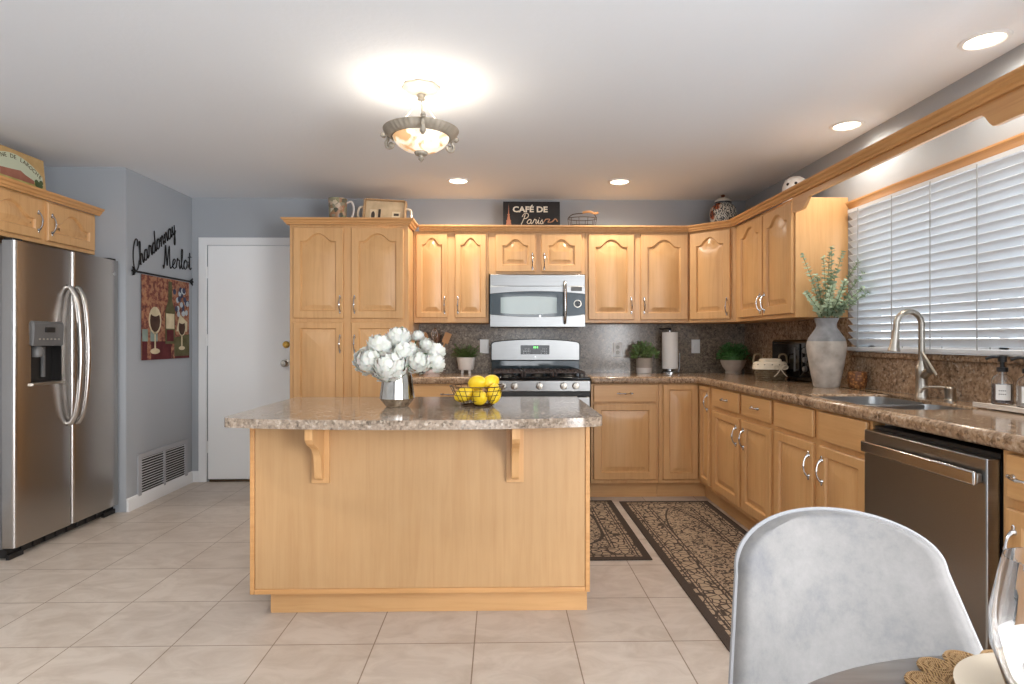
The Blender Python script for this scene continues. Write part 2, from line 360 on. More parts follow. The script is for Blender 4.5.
# ------------------------------------------------------------------ cabinet parts
def arch_z(u, top, rise):
    u = abs(u)
    f = 1-0.634*(u/0.52)**2 if u < 0.52 else (0.366*((0.82-u)/0.30)**2 if u < 0.82 else 0)
    return top-rise+rise*f
def cab_door(name, x0, x1, z0, z1, parent, rise=0.055, st=0.055, mat='wood', th=0.02):
    """raised-panel door, front at y=-th; rise>0 gives the cathedral arch"""
    m = MB(); W = x1-x0; N = 12
    if W < 0.30: st = max(0.035, min(st, W*0.17))
    def outline(t):
        a, b, c, top = x0+st+t, x1-st-t, z0+st+t, z1-st*0.8-t
        pts = []; cx = (a+b)/2; hw = (b-a)/2
        for k in range(4): pts.append((a+(b-a)*k/4, c))
        tr = arch_z(1, top, rise)
        for k in range(6): pts.append((b, c+(tr-c)*k/6))
        for k in range(2*N): x = b+(a-b)*k/(2*N); pts.append((x, arch_z((x-cx)/hw, top, rise)))
        for k in range(6): pts.append((a, tr+(c-tr)*k/6))
        return pts
    def outer(e):
        a, b, c, d = x0+e, x1-e, z0+e, z1-e; pts = []
        for k in range(4): pts.append((a+(b-a)*k/4, c))
        for k in range(6): pts.append((b, c+(d-c)*k/6))
        for k in range(2*N): pts.append((b+(a-b)*k/(2*N), d))
        for k in range(6): pts.append((a, d+(c-d)*k/6))
        return pts
    rings = [(outer(0), 0), (outer(0), -th+0.004), (outer(0.004), -th), (outline(0), -th), (outline(0.004), -th+0.005), (outline(0.007), -th+0.015), (outline(0.013), -th+0.015), (outline(0.044), -th+0.001)]
    ids = [[m.P((x, y, z)) for x, z in pts] for pts, y in rings]; n = len(ids[0])
    for a, b in zip(ids, ids[1:]):
        for k in range(n): m.F(a[k], a[(k+1) % n], b[(k+1) % n], b[k])
    last = rings[-1][0]
    for a, b, c in geometry.tessellate_polygon([[Vector((x, z, 0)) for x, z in last]]): m.F(ids[-1][a], ids[-1][b], ids[-1][c])
    return obj(name, m, mat, parent, angle=25)
def slab_front(name, x0, x1, z0, z1, parent, th=0.02, mat='wood_x'):
    m = MB(); m.box(x0, x1, -th, 0, z0, z1); return obj(name, m, mat, parent, bevel=0.006, seg=3)
def pull(x, z, parent, vert=True, L=0.10, th=0.02, mat='chrome'):
    """arched bar pull with a beaded middle and flared feet"""
    m = MB(); pts = []; rs = []
    for k in range(13):
        t = -1+k/6; h = 0.023*(1-t*t)**0.6 if abs(t) < 1 else 0
        a = t*L/2; pts.append((x, -th-0.004-h, z+a) if vert else (x+a, -th-0.004-h, z)); rs.append(0.0042+0.003*max(0, 1-abs(t)*5)+0.003*max(0, abs(t)-0.75)*4)
    m.tube(pts, rs, 8)
    for sgn in (-1, 1):
        c = (x, 0, z+sgn*L/2) if vert else (x+sgn*L/2, 0, z)
        m.lathe([(0.010, -th), (0.009, -th-0.004), (0.005, -th-0.012)], c, 12, 'y')
        c2 = (x, 0, z+sgn*(L/2+0.012)) if vert else (x+sgn*(L/2+0.012), 0, z); m.ball((c2[0], -th-0.003, c2[2]), (0.006, 0.004, 0.01) if vert else (0.01, 0.004, 0.006), 8, 6)
    return obj('handle', m, mat, parent)
def cabinet(name, label, loc, rz, wd, dp, z0, z1, doors=(), drawers=(), toe=False, cat='cabinet', mat='wood'):
    """front of the carcass lies at local y=0, x runs left to right as seen from the front"""
    t = thing(name, label, cat, loc, rz); m = MB(); m.box(0, wd, 0, dp, z0, z1)
    obj('body', m, mat, t, bevel=0.002)
    if toe: obj('toe_kick', MB().box(0, wd, 0.055, dp, 0, z0), 'wood_x', t, smooth=False)
    for d in doors:
        x0, x1, a, b, rise, hx, hz = d
        o = cab_door('door', x0, x1, a, b, t, rise)
        if hx is not None: pull(hx, hz, o)
    for d in drawers:
        x0, x1, a, b, hx = d
        o = slab_front('drawer', x0, x1, a, b, t)
        if hx is not None: pull(hx, (a+b)/2, o, False, 0.085)
    return t

# tall pantry beside the white door
PZ = 2.10
PY = 4.60
cabinet('pantry_cabinet', 'tall maple pantry with four raised-panel doors beside the white door', (-1.60, PY, 0), 0, 0.90, YB-PY-0.002, 0.10, PZ,
    [(0.03, 0.41, 1.385, 2.075, 0.06, 0.385, 1.49), (0.47, 0.865, 1.385, 2.075, 0.06, 0.495, 1.49),
     (0.03, 0.41, 0.155, 1.355, 0, 0.385, 1.19), (0.47, 0.865, 0.155, 1.355, 0, 0.495, 1.19)], toe=True)
UY = 4.87; UZ0, UZ1 = 1.36, 2.10; UD = YB-UY-0.002
cabinet('wall_cabinet', 'maple wall cabinet with two arched doors between pantry and microwave', (-0.698, UY, 0), 0, 0.606, UD, UZ0, UZ1,
    [(0.022, 0.273, 1.40, 2.08, 0.055, 0.250, 1.50), (0.335, 0.585, 1.40, 2.08, 0.055, 0.358, 1.50)])
cabinet('wall_cabinet', 'short maple wall cabinet with two small doors above the microwave', (-0.09, UY, 0), 0, 0.782, UD, 1.752, UZ1,
    [(0.055, 0.375, 1.772, 2.08, 0.05, 0.352, 1.855), (0.425, 0.752, 1.772, 2.08, 0.05, 0.448, 1.855)])
cabinet('wall_cabinet', 'maple wall cabinet with two tall arched doors right of the microwave', (0.694, UY, 0), 0, 0.844, UD, UZ0, UZ1,
    [(0.024, 0.397, 1.386, 2.08, 0.06, 0.372, 1.50), (0.450, 0.830, 1.386, 2.08, 0.06, 0.476, 1.50)])
# diagonal corner wall cabinet
t = thing('corner_wall_cabinet', 'diagonal maple corner wall cabinet with one arched door', 'cabinet', (1.54, UY, 0), -pi/4)
m = MB(); q = Matrix.Rotation(pi/4, 4, 'Z') @ Matrix.Translation((-1.54, -UY, 0)); m.X = q
m.prism([(1.54, UY), (1.82, UY-0.28), (2.148, UY-0.28), (2.148, YB-0.002), (1.54, YB-0.002)], UZ0, UZ1, 'z')
obj('body', m, 'wood', t, bevel=0.002)
o = cab_door('door', 0.02, 0.355, 1.386, 2.08, t, 0.06); pull(0.33, 1.48, o)
RX = 1.82
cabinet('wall_cabinet', 'maple wall cabinet with two doors on right wall beside the window', (RX, 4.588, 0), -pi/2, 0.928, XR-RX-0.002, UZ0, UZ1,
    [(0.075, 0.492, 1.386, 2.08, 0.06, 0.468, 1.475), (0.512, 0.91, 1.386, 2.08, 0.06, 0.536, 1.475)])
obj_panel = None
FX = -2.86
cabinet('wall_cabinet', 'short maple cabinet with two arched doors above the refrigerator', (FX, 3.27, 0), pi/2, 1.025, 0.55, 1.82, UZ1,
    [(0.035, 0.515, 1.845, 2.085, 0.075, 0.480, 1.95), (0.56, 1.0, 1.845, 2.085, 0.075, 0.592, 1.95)])

# cornice: profile swept along the cabinet tops
def cornice(mb, path, closed=False):
    prof = [(0.0, 2.095), (0.014, 2.095), (0.017, 2.104), (0.026, 2.110), (0.030, 2.122), (0.043, 2.130), (0.046, 2.142), (0.0, 2.142)]
    n = len(path); rings = []
    for k, p in enumerate(path):
        p = Vector(p)
        d0 = (p-Vector(path[k-1])).normalized() if k else None; d1 = (Vector(path[k+1])-p).normalized() if k < n-1 else None
        n0 = Vector((d0.y, -d0.x)) if d0 else None; n1 = Vector((d1.y, -d1.x)) if d1 else None
        nn = ((n0 or n1)+(n1 or n0)); nn /= nn.length; c = nn.dot(n0 or n1); nn /= max(c, 0.3)
        rings.append([mb.P((p.x+nn.x*o_, p.y+nn.y*o_, z)) for o_, z in prof])
    L = len(prof)
    for a, b in zip(rings, rings[1:]):
        for i in range(L): mb.F(a[i], a[(i+1) % L], b[(i+1) % L], b[i])
    mb.F(*rings[0]); mb.F(*rings[-1][::-1])
e = 0.0215
m = MB(); cornice(m, [(-1.60-0.002, YB-0.003), (-1.602, PY-e), (-0.698, PY-e), (-0.698, UY-e-0.001)]); tag(obj('cornice', m, 'walnut', angle=20), 'maple crown moulding running around the top of the pantry', 'moulding')
VY = 1.95
m = MB(); cornice(m, [(-0.648, UY-e), (1.54-0.009, UY-e), (RX-e, UY-0.28-0.009), (RX-e, VY)]); tag(obj('cornice', m, 'cornice_y', angle=20), 'long maple crown moulding along the wall cabinets and over the window', 'moulding')
m = MB(); cornice(m, [(FX+e, 3.25), (FX+e, 4.297)]); tag(obj('cornice', m, 'cornice_y', angle=20), 'maple crown moulding over the refrigerator cabinet', 'moulding')
# scalloped valance board under the cornice, in front of the window
def sstep(x): x = max(0, min(1, x)); return x*x*(3-2*x)
pts = []
for k in range(0, 101):
    y = 3.657-(3.657-VY)*k/100; a = 3.657-y; b = y-VY
    f = min(sstep((a-0.12)/0.085), sstep((b-0.20)/0.06)); pts.append((y, 2.0+0.06*f))
m = MB().prism([(y, z) for y, z in pts]+[(VY, 2.14), (3.657, 2.14)], RX-e+0.0005, RX-0.0025, 'x')
tag(obj('valance_board', m, 'cornice_y', angle=30), 'scalloped maple valance board spanning in front of the window', 'valance')

# ------------------------------------------------------------------ counters, splash
CZ0, CZ1 = 0.887, 0.94
CXF, CYF = 1.51, 4.55
def rr(x0, x1, y0, y1, r, n=5):
    out = []
    for cx, cy, a0 in ((x1-r, y1-r, 0), (x0+r, y1-r, 90), (x0+r, y0+r, 180), (x1-r, y0+r, 270)):
        for k in range(n+1): a = R(a0+90*k/n); out.append((cx+r*cos(a), cy+r*sin(a)))
    return out
SX0, SX1, SY0, SY1 = 1.585, 1.975, 2.40, 3.07
outer = [(0.695, CYF), (CXF-0.03, CYF), (CXF, CYF-0.03), (CXF, 1.05), (XR-0.003, 1.05), (XR-0.003, YB-0.003), (0.695, YB-0.003)]
m = MB().slab([outer, rr(SX0, SX1, SY0, SY1, 0.07)[::-1]], CZ0, CZ1)
tag(obj('countertop', m, 'granite', bevel=0.02, seg=4), 'L-shaped polished brown granite countertop with sink cutout along back and right walls', 'countertop')
m = MB().box(-0.695, -0.085, CYF, YB-0.003, CZ0, CZ1)
tag(obj('countertop', m, 'granite', bevel=0.018, seg=4), 'short brown granite countertop between pantry and range', 'countertop')
m = MB(); m.box(-0.696, XR-0.004, YB-0.022, YB-0.002, CZ1+0.0005, UZ0-0.002)
m.box(-0.088, 0.69, YB-0.022, YB-0.002, UZ0-0.002, 1.75)
tag(obj('backsplash', m, 'splash', smooth=False), 'grey-brown granite slab backsplash behind range and back counter', 'backsplash')
m = MB(); m.box(XR-0.022, XR-0.002, WY1+0.012, YB-0.0235, CZ1+0.0005, UZ0-0.002); m.box(XR-0.022, XR-0.002, 1.05, WY1+0.012, CZ1+0.0005, 1.118)
tag(obj('backsplash', m, 'granite', smooth=False), 'speckled brown granite backsplash on right wall below the window', 'backsplash')
m = MB().box(XR-0.045, XR+0.075, WY0-0.05, WY1+0.012, 1.119, 1.152)
tag(obj('window_ledge', m, 'granite', bevel=0.012, seg=3), 'granite ledge capping the backsplash under the blind', 'ledge')

# ------------------------------------------------------------------ base cabinets
BY = 4.595; BX = 1.545
BZ = CZ0-0.002
cabinet('base_cabinet', 'maple base cabinet with one drawer between pantry and range', (-0.696, BY, 0), 0, 0.606, YB-BY-0.003, 0.118, BZ,
    [(0.03, 0.29, 0.15, 0.722, 0, 0.262, 0.62), (0.32, 0.58, 0.15, 0.722, 0, 0.348, 0.62)], [(0.03, 0.58, 0.742, 0.872, 0.305)], True)
cabinet('base_cabinet', 'maple base cabinet with drawer and door right of the range', (0.698, BY, 0), 0, 0.522, YB-BY-0.003, 0.118, BZ,
    [(0.018, 0.502, 0.15, 0.728, 0, None, 0)], [(0.018, 0.502, 0.743, 0.878, 0.26)], True)
t = thing('corner_base_cabinet', 'maple corner base cabinet with two doors meeting in the inner corner', 'cabinet', (1.222, BY, 0))
m = MB(); m.X = Matrix.Translation((-1.222, -BY, 0))
m.prism([(1.222, BY), (BX, BY), (BX, 4.34), (XR-0.024, 4.34), (XR-0.024, YB-0.024), (1.222, YB-0.024)], 0.118, BZ, 'z'); obj('body', m, 'wood', t, bevel=0.002)
m = MB(); m.X = Matrix.Translation((-1.222, -BY, 0))
m.prism([(1.222, BY+0.055), (BX+0.055, BY+0.055), (BX+0.055, 4.34), (XR-0.024, 4.34), (XR-0.024, YB-0.024), (1.222, YB-0.024)], 0, 0.118, 'z'); obj('toe_kick', m, 'wood_x', t)
cab_door('door', 0.03, 0.300, 0.15, 0.876, t, 0)
hub = cab_door('door', 0.0, 0.215, 0.15, 0.876, t, 0); hub.location = (BX-1.222, -0.023, 0); hub.rotation_euler = (0, 0, -pi/2)
pull(0.185, 0.76, hub)
RW = XR-BX-0.004
cabinet('base_cabinet', 'maple base cabinet with two drawers over two doors beside inner corner', (BX, 4.338, 0), -pi/2, 0.996, RW, 0.118, BZ,
    [(0.058, 0.522, 0.15, 0.715, 0, 0.488, 0.60), (0.572, 0.975, 0.15, 0.715, 0, 0.606, 0.60)],
    [(0.058, 0.522, 0.745, 0.878, 0.29), (0.572, 0.975, 0.745, 0.878, 0.775)], True)
t = thing('sink_cabinet', 'maple sink base with two blank drawer fronts and two doors', 'cabinet', (BX, 3.340, 0), -pi/2)
m = MB(); m.box(0, 0.885, 0, 0.018, 0.118, BZ); m.box(0, 0.018, 0.018, RW, 0.118, BZ); m.box(0.867, 0.885, 0.018, RW, 0.118, BZ); m.box(0.018, 0.867, 0.018, RW, 0.118, 0.136)
obj('body', m, 'wood', t, smooth=False)
obj('toe_kick', MB().box(0, 0.885, 0.055, RW, 0, 0.117), 'wood_x', t, smooth=False)
for x0, x1, hx in ((0.027, 0.438, 0.405), (0.492, 0.868, 0.527)):
    slab_front('false_drawer_front', x0, x1, 0.742, 0.878, t); o = cab_door('door', x0, x1, 0.15, 0.715, t, 0); pull(hx, 0.60, o)
cabinet('base_cabinet', 'maple base cabinet with drawer and door nearest the camera, past the dishwasher', (BX, 1.812, 0), -pi/2, 0.62, RW, 0.118, BZ,
    [(0.03, 0.58, 0.15, 0.715, 0, 0.062, 0.60)], [(0.03, 0.58, 0.745, 0.878, 0.10)], True)

# ------------------------------------------------------------------ dishwasher
t = thing('dishwasher', 'stainless steel dishwasher with bar handle under the right counter', 'dishwasher', (BX, 2.448, 0), -pi/2)
obj('tub', MB().box(0.006, 0.626, 0.0, 0.56, 0.11, 0.868), 'black', t, smooth=False)
obj('door', MB().box(0.006, 0.628, -0.045, -0.001, 0.115, 0.853), 'steel_y', t, bevel=0.004)
obj('toe_panel', MB().box(0.01, 0.62, 0.06, 0.50, 0.0, 0.109), 'black', t, smooth=False)
for x in (0.05, 0.602): obj('handle_bracket', MB().box(x-0.012, x+0.012, -0.064, -0.0455, 0.775, 0.803), 'steel', t, bevel=0.003)
obj('handle', MB().box(0.034, 0.618, -0.079, -0.0645, 0.768, 0.812), 'chrome', t, bevel=0.005)

# ------------------------------------------------------------------ sink, faucet, pump
t = thing('sink', 'double-bowl stainless undermount sink in the right counter', 'sink', (1.785, 2.74, CZ1))
def bowl(mb, x0, x1, y0, y1, depth):
    lv = [(0, -0.012), (-0.002, -0.03), (-0.012, -depth*0.8), (-0.03, -depth*0.95), (-0.06, -depth)]
    rings = [[mb.P((x-1.785, y-2.74, z)) for x, y in rr(x0-o_, x1+o_, y0-o_, y1+o_, max(0.03, 0.075+o_))] for o_, z in lv]
    n = len(rings[0])
    for a, b in zip(rings, rings[1:]):
        for i in range(n): mb.F(a[i], a[(i+1) % n], b[(i+1) % n], b[i])
    mb.F(*rings[-1])
DV = 2.70
for nm, y0, y1 in (('bowl', DV+0.008, SY1-0.002), ('bowl', SY0+0.002, DV-0.008)):
    m = MB(); bowl(m, SX0+0.002, SX1-0.002, y0, y1, 0.20); obj(nm, m, 'steel', t)
m = MB().box(SX0+0.003-1.785, SX1-0.003-1.785, DV-0.016-2.74, DV+0.016-2.74, -0.06, -0.014); obj('divider', m, 'steel', t, bevel=0.006)
for y in (2.56, 2.88): m = MB().lathe([(0.038, -0.1985), (0.03, -0.196), (0.02, -0.198)], (0, y-2.74, 0), 20); obj('drain', m, 'chrome', t)
FXc, FYc = 2.045, 2.87
t = thing('faucet', 'brushed nickel gooseneck faucet with pull-down spray head behind the sink', 'faucet', (FXc, FYc, CZ1))
m = MB().lathe([(0.030, 0.0), (0.030, 0.008), (0.026, 0.014), (0.024, 0.10), (0.027, 0.12), (0.026, 0.15), (0.020, 0.16), (0.018, 0.18)], (0, 0, 0), 24); obj('base', m, 'nickel', t)
pth = [(0, 0, 0.17), (0, 0, 0.34)]+[(-0.062+0.062*cos(a), 0, 0.355+0.062*sin(a)) for a in [pi*k/14 for k in range(0, 15)]]+[(-0.126, 0, 0.31)]
m = MB().tube(pth, [0.014]*len(pth), 14); obj('spout', m, 'nickel', t)
m = MB().tube([(-0.126, 0, 0.325), (-0.129, 0, 0.30), (-0.134, 0, 0.25), (-0.136, 0, 0.235), (-0.137, 0, 0.225)], [0.0165, 0.0175, 0.021, 0.026, 0.027], 18); obj('spray_head', m, 'nickel', t)
m = MB().tube([(0, 0, 0.10), (0.0, -0.055, 0.135)], [0.021, 0.018], 14); m.tube([(0.0, -0.05, 0.14), (-0.01, -0.02, 0.215)], [0.006, 0.005], 8); m.tube([(-0.01, -0.016, 0.222), (0.0, -0.10, 0.115)], [0.0065, 0.006], 8)
obj('lever', m, 'nickel', t)
t = thing('soap_pump', 'small brushed nickel counter soap pump beside the faucet', 'soap dispenser', (2.04, 2.68, CZ1))
m = MB().lathe([(0.024, 0), (0.024, 0.008), (0.020, 0.012), (0.020, 0.05), (0.022, 0.055), (0.022, 0.062), (0.016, 0.068), (0, 0.07)], (0, 0, 0), 20); obj('base', m, 'nickel', t)
m = MB().tube(sm([(0, 0, 0.058), (-0.03, 0.025, 0.064), (-0.075, 0.06, 0.058), (-0.085, 0.07, 0.035)], 4), 0.006, 8); obj('nozzle', m, 'nickel', t)

# ------------------------------------------------------------------ blind
t = thing('window_blind', 'white wooden horizontal slat blind covering the kitchen window', 'blind', (2.105, 2.60, WZ0))
m = MB(); ang = R(46); y0, y1 = WY0+0.012-2.6, WY1-0.012-2.6
zs = [0.062+0.0415*k for k in range(19)]
for z in zs:
    m.X = Matrix.Translation((0, 0, z)) @ Matrix.Rotation(ang, 4, 'Y')
    m.box(-0.025, 0.025, y0, y1, -0.0015, 0.0015)
m.X = Matrix(); obj('slats', m, 'slat', t, smooth=False)
obj('bottom_rail', MB().box(-0.025, 0.025, y0, y1, 0.012, 0.034), 'slat', t, bevel=0.004)
for y in (3.44, 3.14, 2.855, 2.57, 2.28, 1.98, 1.72):
    m = MB()
    for dx in (-0.030, 0.028): m.box(dx-0.001, dx+0.001, y-0.003-2.6, y+0.003-2.6, 0.03, 0.84)
    obj('ladder_cord', m, plain('cord_grey', (170, 172, 174), 0.8), t, smooth=False)
obj('headrail', MB().box(-0.02, 0.028, y0, y1, 0.832, 0.853), 'slat', t, smooth=False)
m = MB().prism([(-0.003, 0.825), (-0.022, 0.825), (-0.032, 0.845), (-0.026, 0.87), (-0.036, 0.885), (-0.048, 0.90), (-0.048, 0.91), (-0.003, 0.91)], WY0-0.05-2.6, WY1+0.04-2.6, 'y')
for i in range(len(m.v)): m.v[i] = (m.v[i][0]+0.045, m.v[i][1], m.v[i][2])
obj('valance', m, 'cornice_y', t, angle=20)

# ------------------------------------------------------------------ island
IX0, IX1, IY0, IY1 = -1.095, 0.398, 2.65, 3.24
IZ0, IZ1 = 0.858, 0.897
t = thing('kitchen_island', 'maple kitchen island cabinet with plain front panel and two corbels', 'kitchen island', (0, 0, 0))
t.location = (-0.35, 2.95, 0); O = Matrix.Translation((0.35, -2.95, 0))
m = MB(); m.X = O; m.box(IX0, IX1, IY0+0.012, IY1, 0.105, IZ0-0.001); obj('body', m, 'wood', t, smooth=False)
m = MB(); m.X = O; m.box(IX0+0.022, IX1-0.022, IY0+0.003, IY0+0.0115, 0.128, IZ0-0.001); obj('front_panel', m, 'panel', t, smooth=False)
m = MB(); m.X = O
m.box(IX0, IX0+0.02, IY0-0.003, IY0+0.0115, 0.105, IZ0-0.001); m.box(IX1-0.02, IX1, IY0-0.003, IY0+0.0115, 0.105, IZ0-0.001); m.box(IX0+0.0205, IX1-0.0205, IY0-0.003, IY0+0.0115, 0.105, 0.127); obj('edge_trim', m, 'walnut', t, bevel=0.002)
m = MB(); m.X = O; m.box(IX0+0.07, IX1-0.005, IY0+0.055, IY1-0.03, 0, 0.1045); obj('toe_kick', m, 'wood_x', t, smooth=False)
for cx in (-0.785, 0.066):
    m = MB(); m.X = O; m.box(cx-0.038, cx+0.038, IY0-0.014, IY0+0.0025, 0.595, IZ0-0.001)
    prof = [(IY0-0.0145, 0.625), (IY0-0.028, 0.612), (IY0-0.045, 0.625), (IY0-0.05, 0.66), (IY0-0.055, 0.70), (IY0-0.07, 0.735), (IY0-0.105, 0.765), (IY0-0.15, 0.785), (IY0-0.175, 0.81), (IY0-0.175, IZ0-0.001), (IY0-0.0145, IZ0-0.001)]
    prof = [(a.x, a.y) for a in sm([(p[0], p[1], 0) for p in prof[:-2]], 4)]+prof[-2:]
    m.prism(prof, cx-0.016, cx+0.016, 'x')
    obj('corbel', m, 'wood', t, bevel=0.002)
loop = []
for k in range(25):
    u = -1+2*k/24; loop.append((-0.36+0.79*u, 2.50-0.082*(1-u*u)))
loop = [(-1.157, 3.42), (-1.157, 2.56)]+[(-1.157+0.045*(1-cos(a)), 2.56-0.062*sin(a)) for a in [pi/2*k/6 for k in range(1, 6)]]+loop[2:-2]+[(0.437-0.045*(1-cos(a)), 2.56-0.062*sin(a)) for a in [pi/2*k/6 for k in range(5, 0, -1)]]+[(0.437, 2.56), (0.437, 3.42)]
tag(obj('island_countertop', MB().slab([loop[::-1]], IZ0, IZ1), 'granite_i', bevel=0.017, seg=4), 'bow-fronted grey-brown granite countertop on the kitchen island', 'countertop')

# ------------------------------------------------------------------ refrigerator
FFX = -2.685
t = thing('refrigerator', 'stainless steel side-by-side refrigerator with ice dispenser', 'refrigerator', (FFX, 3.375, 0), pi/2)
FW = 0.915; SP = 0.450
obj('cabinet_body', MB().box(0.003, FW-0.003, 0.075, 0.68, 0.03, 1.755), 'grey', t, bevel=0.006)
# fridge door
m = MB(); m.prism(rr(SP+0.004, FW, 0.0, 0.07, 0.022, 6), 0.065, 1.775, 'z'); fd = obj('refrigerator_door', m, 'fridge', t, angle=50)
# freezer door with a real recess for the dispenser
dx0, dx1, dz0, dz1 = 0.115, 0.355, 0.965, 1.325
m = MB(); x1 = SP-0.004
m.prism([(0, 0.07), (0, 0.022)]+[(0.022-0.022*cos(a), 0.022-0.022*sin(a)) for a in [pi/2*k/6 for k in range(1, 7)]]+[(dx0, 0), (dx0, 0.07)], 0.065, 1.775, 'z')
m.prism([(dx1, 0.07), (dx1, 0), (x1-0.022, 0)]+[(x1-0.022+0.022*sin(a), 0.022-0.022*cos(a)) for a in [pi/2*k/6 for k in range(1, 7)]]+[(x1, 0.07)], 0.065, 1.775, 'z')
m.box(dx0, dx1, 0, 0.07, 0.065, dz0); m.box(dx0, dx1, 0, 0.07, dz1, 1.775)
zd = obj('freezer_door', m, 'fridge', t, angle=50)
m = MB(); m.box(dx0, dx1, 0.055, 0.069, dz0, dz1); m.box(dx0, dx0+0.006, 0.0, 0.055, dz0, dz1); m.box(dx1-0.006, dx1, 0.0, 0.055, dz0, dz1); obj('dispenser_recess', m, 'black', zd, smooth=False)
m = MB(); m.prism([(-0.012, 1.185), (-0.018, 1.315), (-0.008, 1.33), (0.05, 1.33), (0.05, 1.185)], dx0+0.002, dx1-0.002, 'x'); obj('dispenser_panel', m, 'grey', zd, bevel=0.004)
m = MB(); m.box(dx0+0.085, dx0+0.16, -0.021, -0.0155, 1.265, 1.295); obj('dispenser_display', m, 'black', zd, smooth=False)
m = MB()
for k in range(6): m.ball((dx0+0.045+0.03*k, -0.0165, 1.225), (0.007, 0.004, 0.005), 8, 6)
obj('dispenser_button', m, 'nickel', zd)
m = MB(); m.prism([(-0.018, 0.955), (-0.018, 0.972), (0.054, 0.972), (0.054, 0.955)], dx0-0.006, dx1+0.006, 'x'); obj('drip_tray', m, 'nickel', zd, bevel=0.004)
m = MB(); m.lathe([(0.030, 1.12), (0.036, 1.15), (0.022, 1.183)], (dx0+0.07, 0.02, 0), 16); m.tube([(dx0+0.15, 0.045, 1.18), (dx0+0.15, 0.045, 1.0)], 0.012, 8); obj('dispenser_chute', m, 'grey', zd)
for par, hx, bow in ((zd, SP-0.035, -1), (fd, SP+0.035, 1)):
    m = MB(); P = []; rs = []
    for k in range(17):
        tt = -1+k/8; z = 1.125+tt*0.425; P.append((hx, -0.012-0.062*(1-tt*tt)**0.5, z)); rs.append(0.015+0.003*(1-abs(tt)))
    m.tube(P, rs, 12); 
    for z in (1.125-0.425, 1.125+0.425): m.tube([(hx, -0.0005, z), (hx, -0.02, z+(0.01 if z < 1.125 else -0.01))], [0.017, 0.014], 12)
    obj('handle', m, 'fridge', par)
m = MB().lathe([(0.014, -0.0005), (0.014, -0.003), (0.0, -0.0035)], (FW-0.06, 0, 1.68), 20, 'y'); obj('badge', m, 'chrome', fd)
m = MB(); m.box(0.0, FW, 0.045, 0.09, 0.012, 0.058)
for k in range(9): m.box(0.09+0.09*k, 0.10+0.09*k, 0.035, 0.044, 0.015, 0.05)
m.box(0.0, 0.10, 0.03, 0.05, 0, 0.03); m.box(FW-0.12, FW, 0.03, 0.05, 0, 0.03); obj('toe_grille', m, 'black', t, smooth=False)
m = MB(); m.box(0.01, 0.08, 0.02, 0.07, 1.7755, 1.79); m.box(FW-0.08, FW-0.01, 0.02, 0.07, 1.7755, 1.79); obj('hinge_cover', m, 'black', t, bevel=0.003)

# ------------------------------------------------------------------ microwave
t = thing('microwave', 'stainless over-the-range microwave with dark curved window', 'microwave', (-0.08, 4.80, 1.325), 0)
MW, MH = 0.762, 0.417
obj('body', MB().box(0.002, MW-0.002, 0.012, 0.40, 0.004, MH-0.002), 'black', t, smooth=False)
m = MB(); m.box(0, MW, -0.005, 0.0115, 0.325, MH); obj('top_panel', m, 'steel_x', t, bevel=0.003)
m = MB(); bot = [(x, 0.098-0.018*(1-((x-0.381)/0.381)**2)) for x in [0.762*k/20 for k in range(21)]]
top = [(x, 0.262+0.022*(1-((x-0.381)/0.381)**2)) for x in [0.762*k/20 for k in range(21)]]
obj('lower_panel', MB().prism([(0, 0), (MW, 0)]+bot[::-1], -0.014, 0.0115, 'y'), 'steel_x', t, bevel=0.002)
obj('upper_panel', MB().prism(top+[(MW, 0.3245), (0, 0.3245)], -0.014, 0.0115, 'y'), 'steel_x', t, bevel=0.002)
dr = obj('window', MB().prism(bot+top[::-1], -0.0135, 0.0115, 'y'), 'darkglass', t)
m = MB(); b2 = [(x, 0.112-0.012*(1-((x-0.31)/0.25)**2)) for x in [0.085+0.45*k/16 for k in range(17)]]; t2 = [(x, 0.232+0.012*(1-((x-0.31)/0.25)**2)) for x in [0.085+0.45*k/16 for k in range(17)]]
obj('reflection_screen', MB().prism(b2+t2[::-1], -0.0142, -0.0136, 'y'), 'reflection_glass', dr)  # pale plate on the dark glass, painted as a reflected window
m = MB(); P = [(0.598, -0.016-0.04*(1-s*s)**0.5, 0.195+0.165*s) for s in [-1+k/8 for k in range(17)]]; m.tube(P, [0.012]*17, 12); obj('handle', m, 'chrome', t)
m = MB().lathe([(0.026, -0.0137), (0.024, -0.03), (0.0, -0.031)], (0.70, 0, 0.185), 24, 'y'); obj('knob', m, 'blackgloss', t)
m = MB().lathe([(0.031, -0.0136), (0.031, -0.018), (0.0265, -0.0182)], (0.70, 0, 0.185), 24, 'y'); obj('knob_ring', m, 'nickel', t)
obj('display', MB().box(0.648, 0.735, -0.0165, -0.0145, 0.287, 0.322), 'grey', t, smooth=False)
m = MB().box(0.652, 0.73, -0.016, -0.0145, 0.285, 0.326)
m = MB().lathe([(0.010, -0.0145), (0.009, -0.016), (0, -0.0162)], (0.40, 0, 0.086), 16, 'y'); obj('badge', m, 'chrome', t)
m = MB().box(0.03, 0.73, 0.03, 0.36, -0.001, 0.0035); obj('underside_grille', m, 'grey', t, smooth=False)

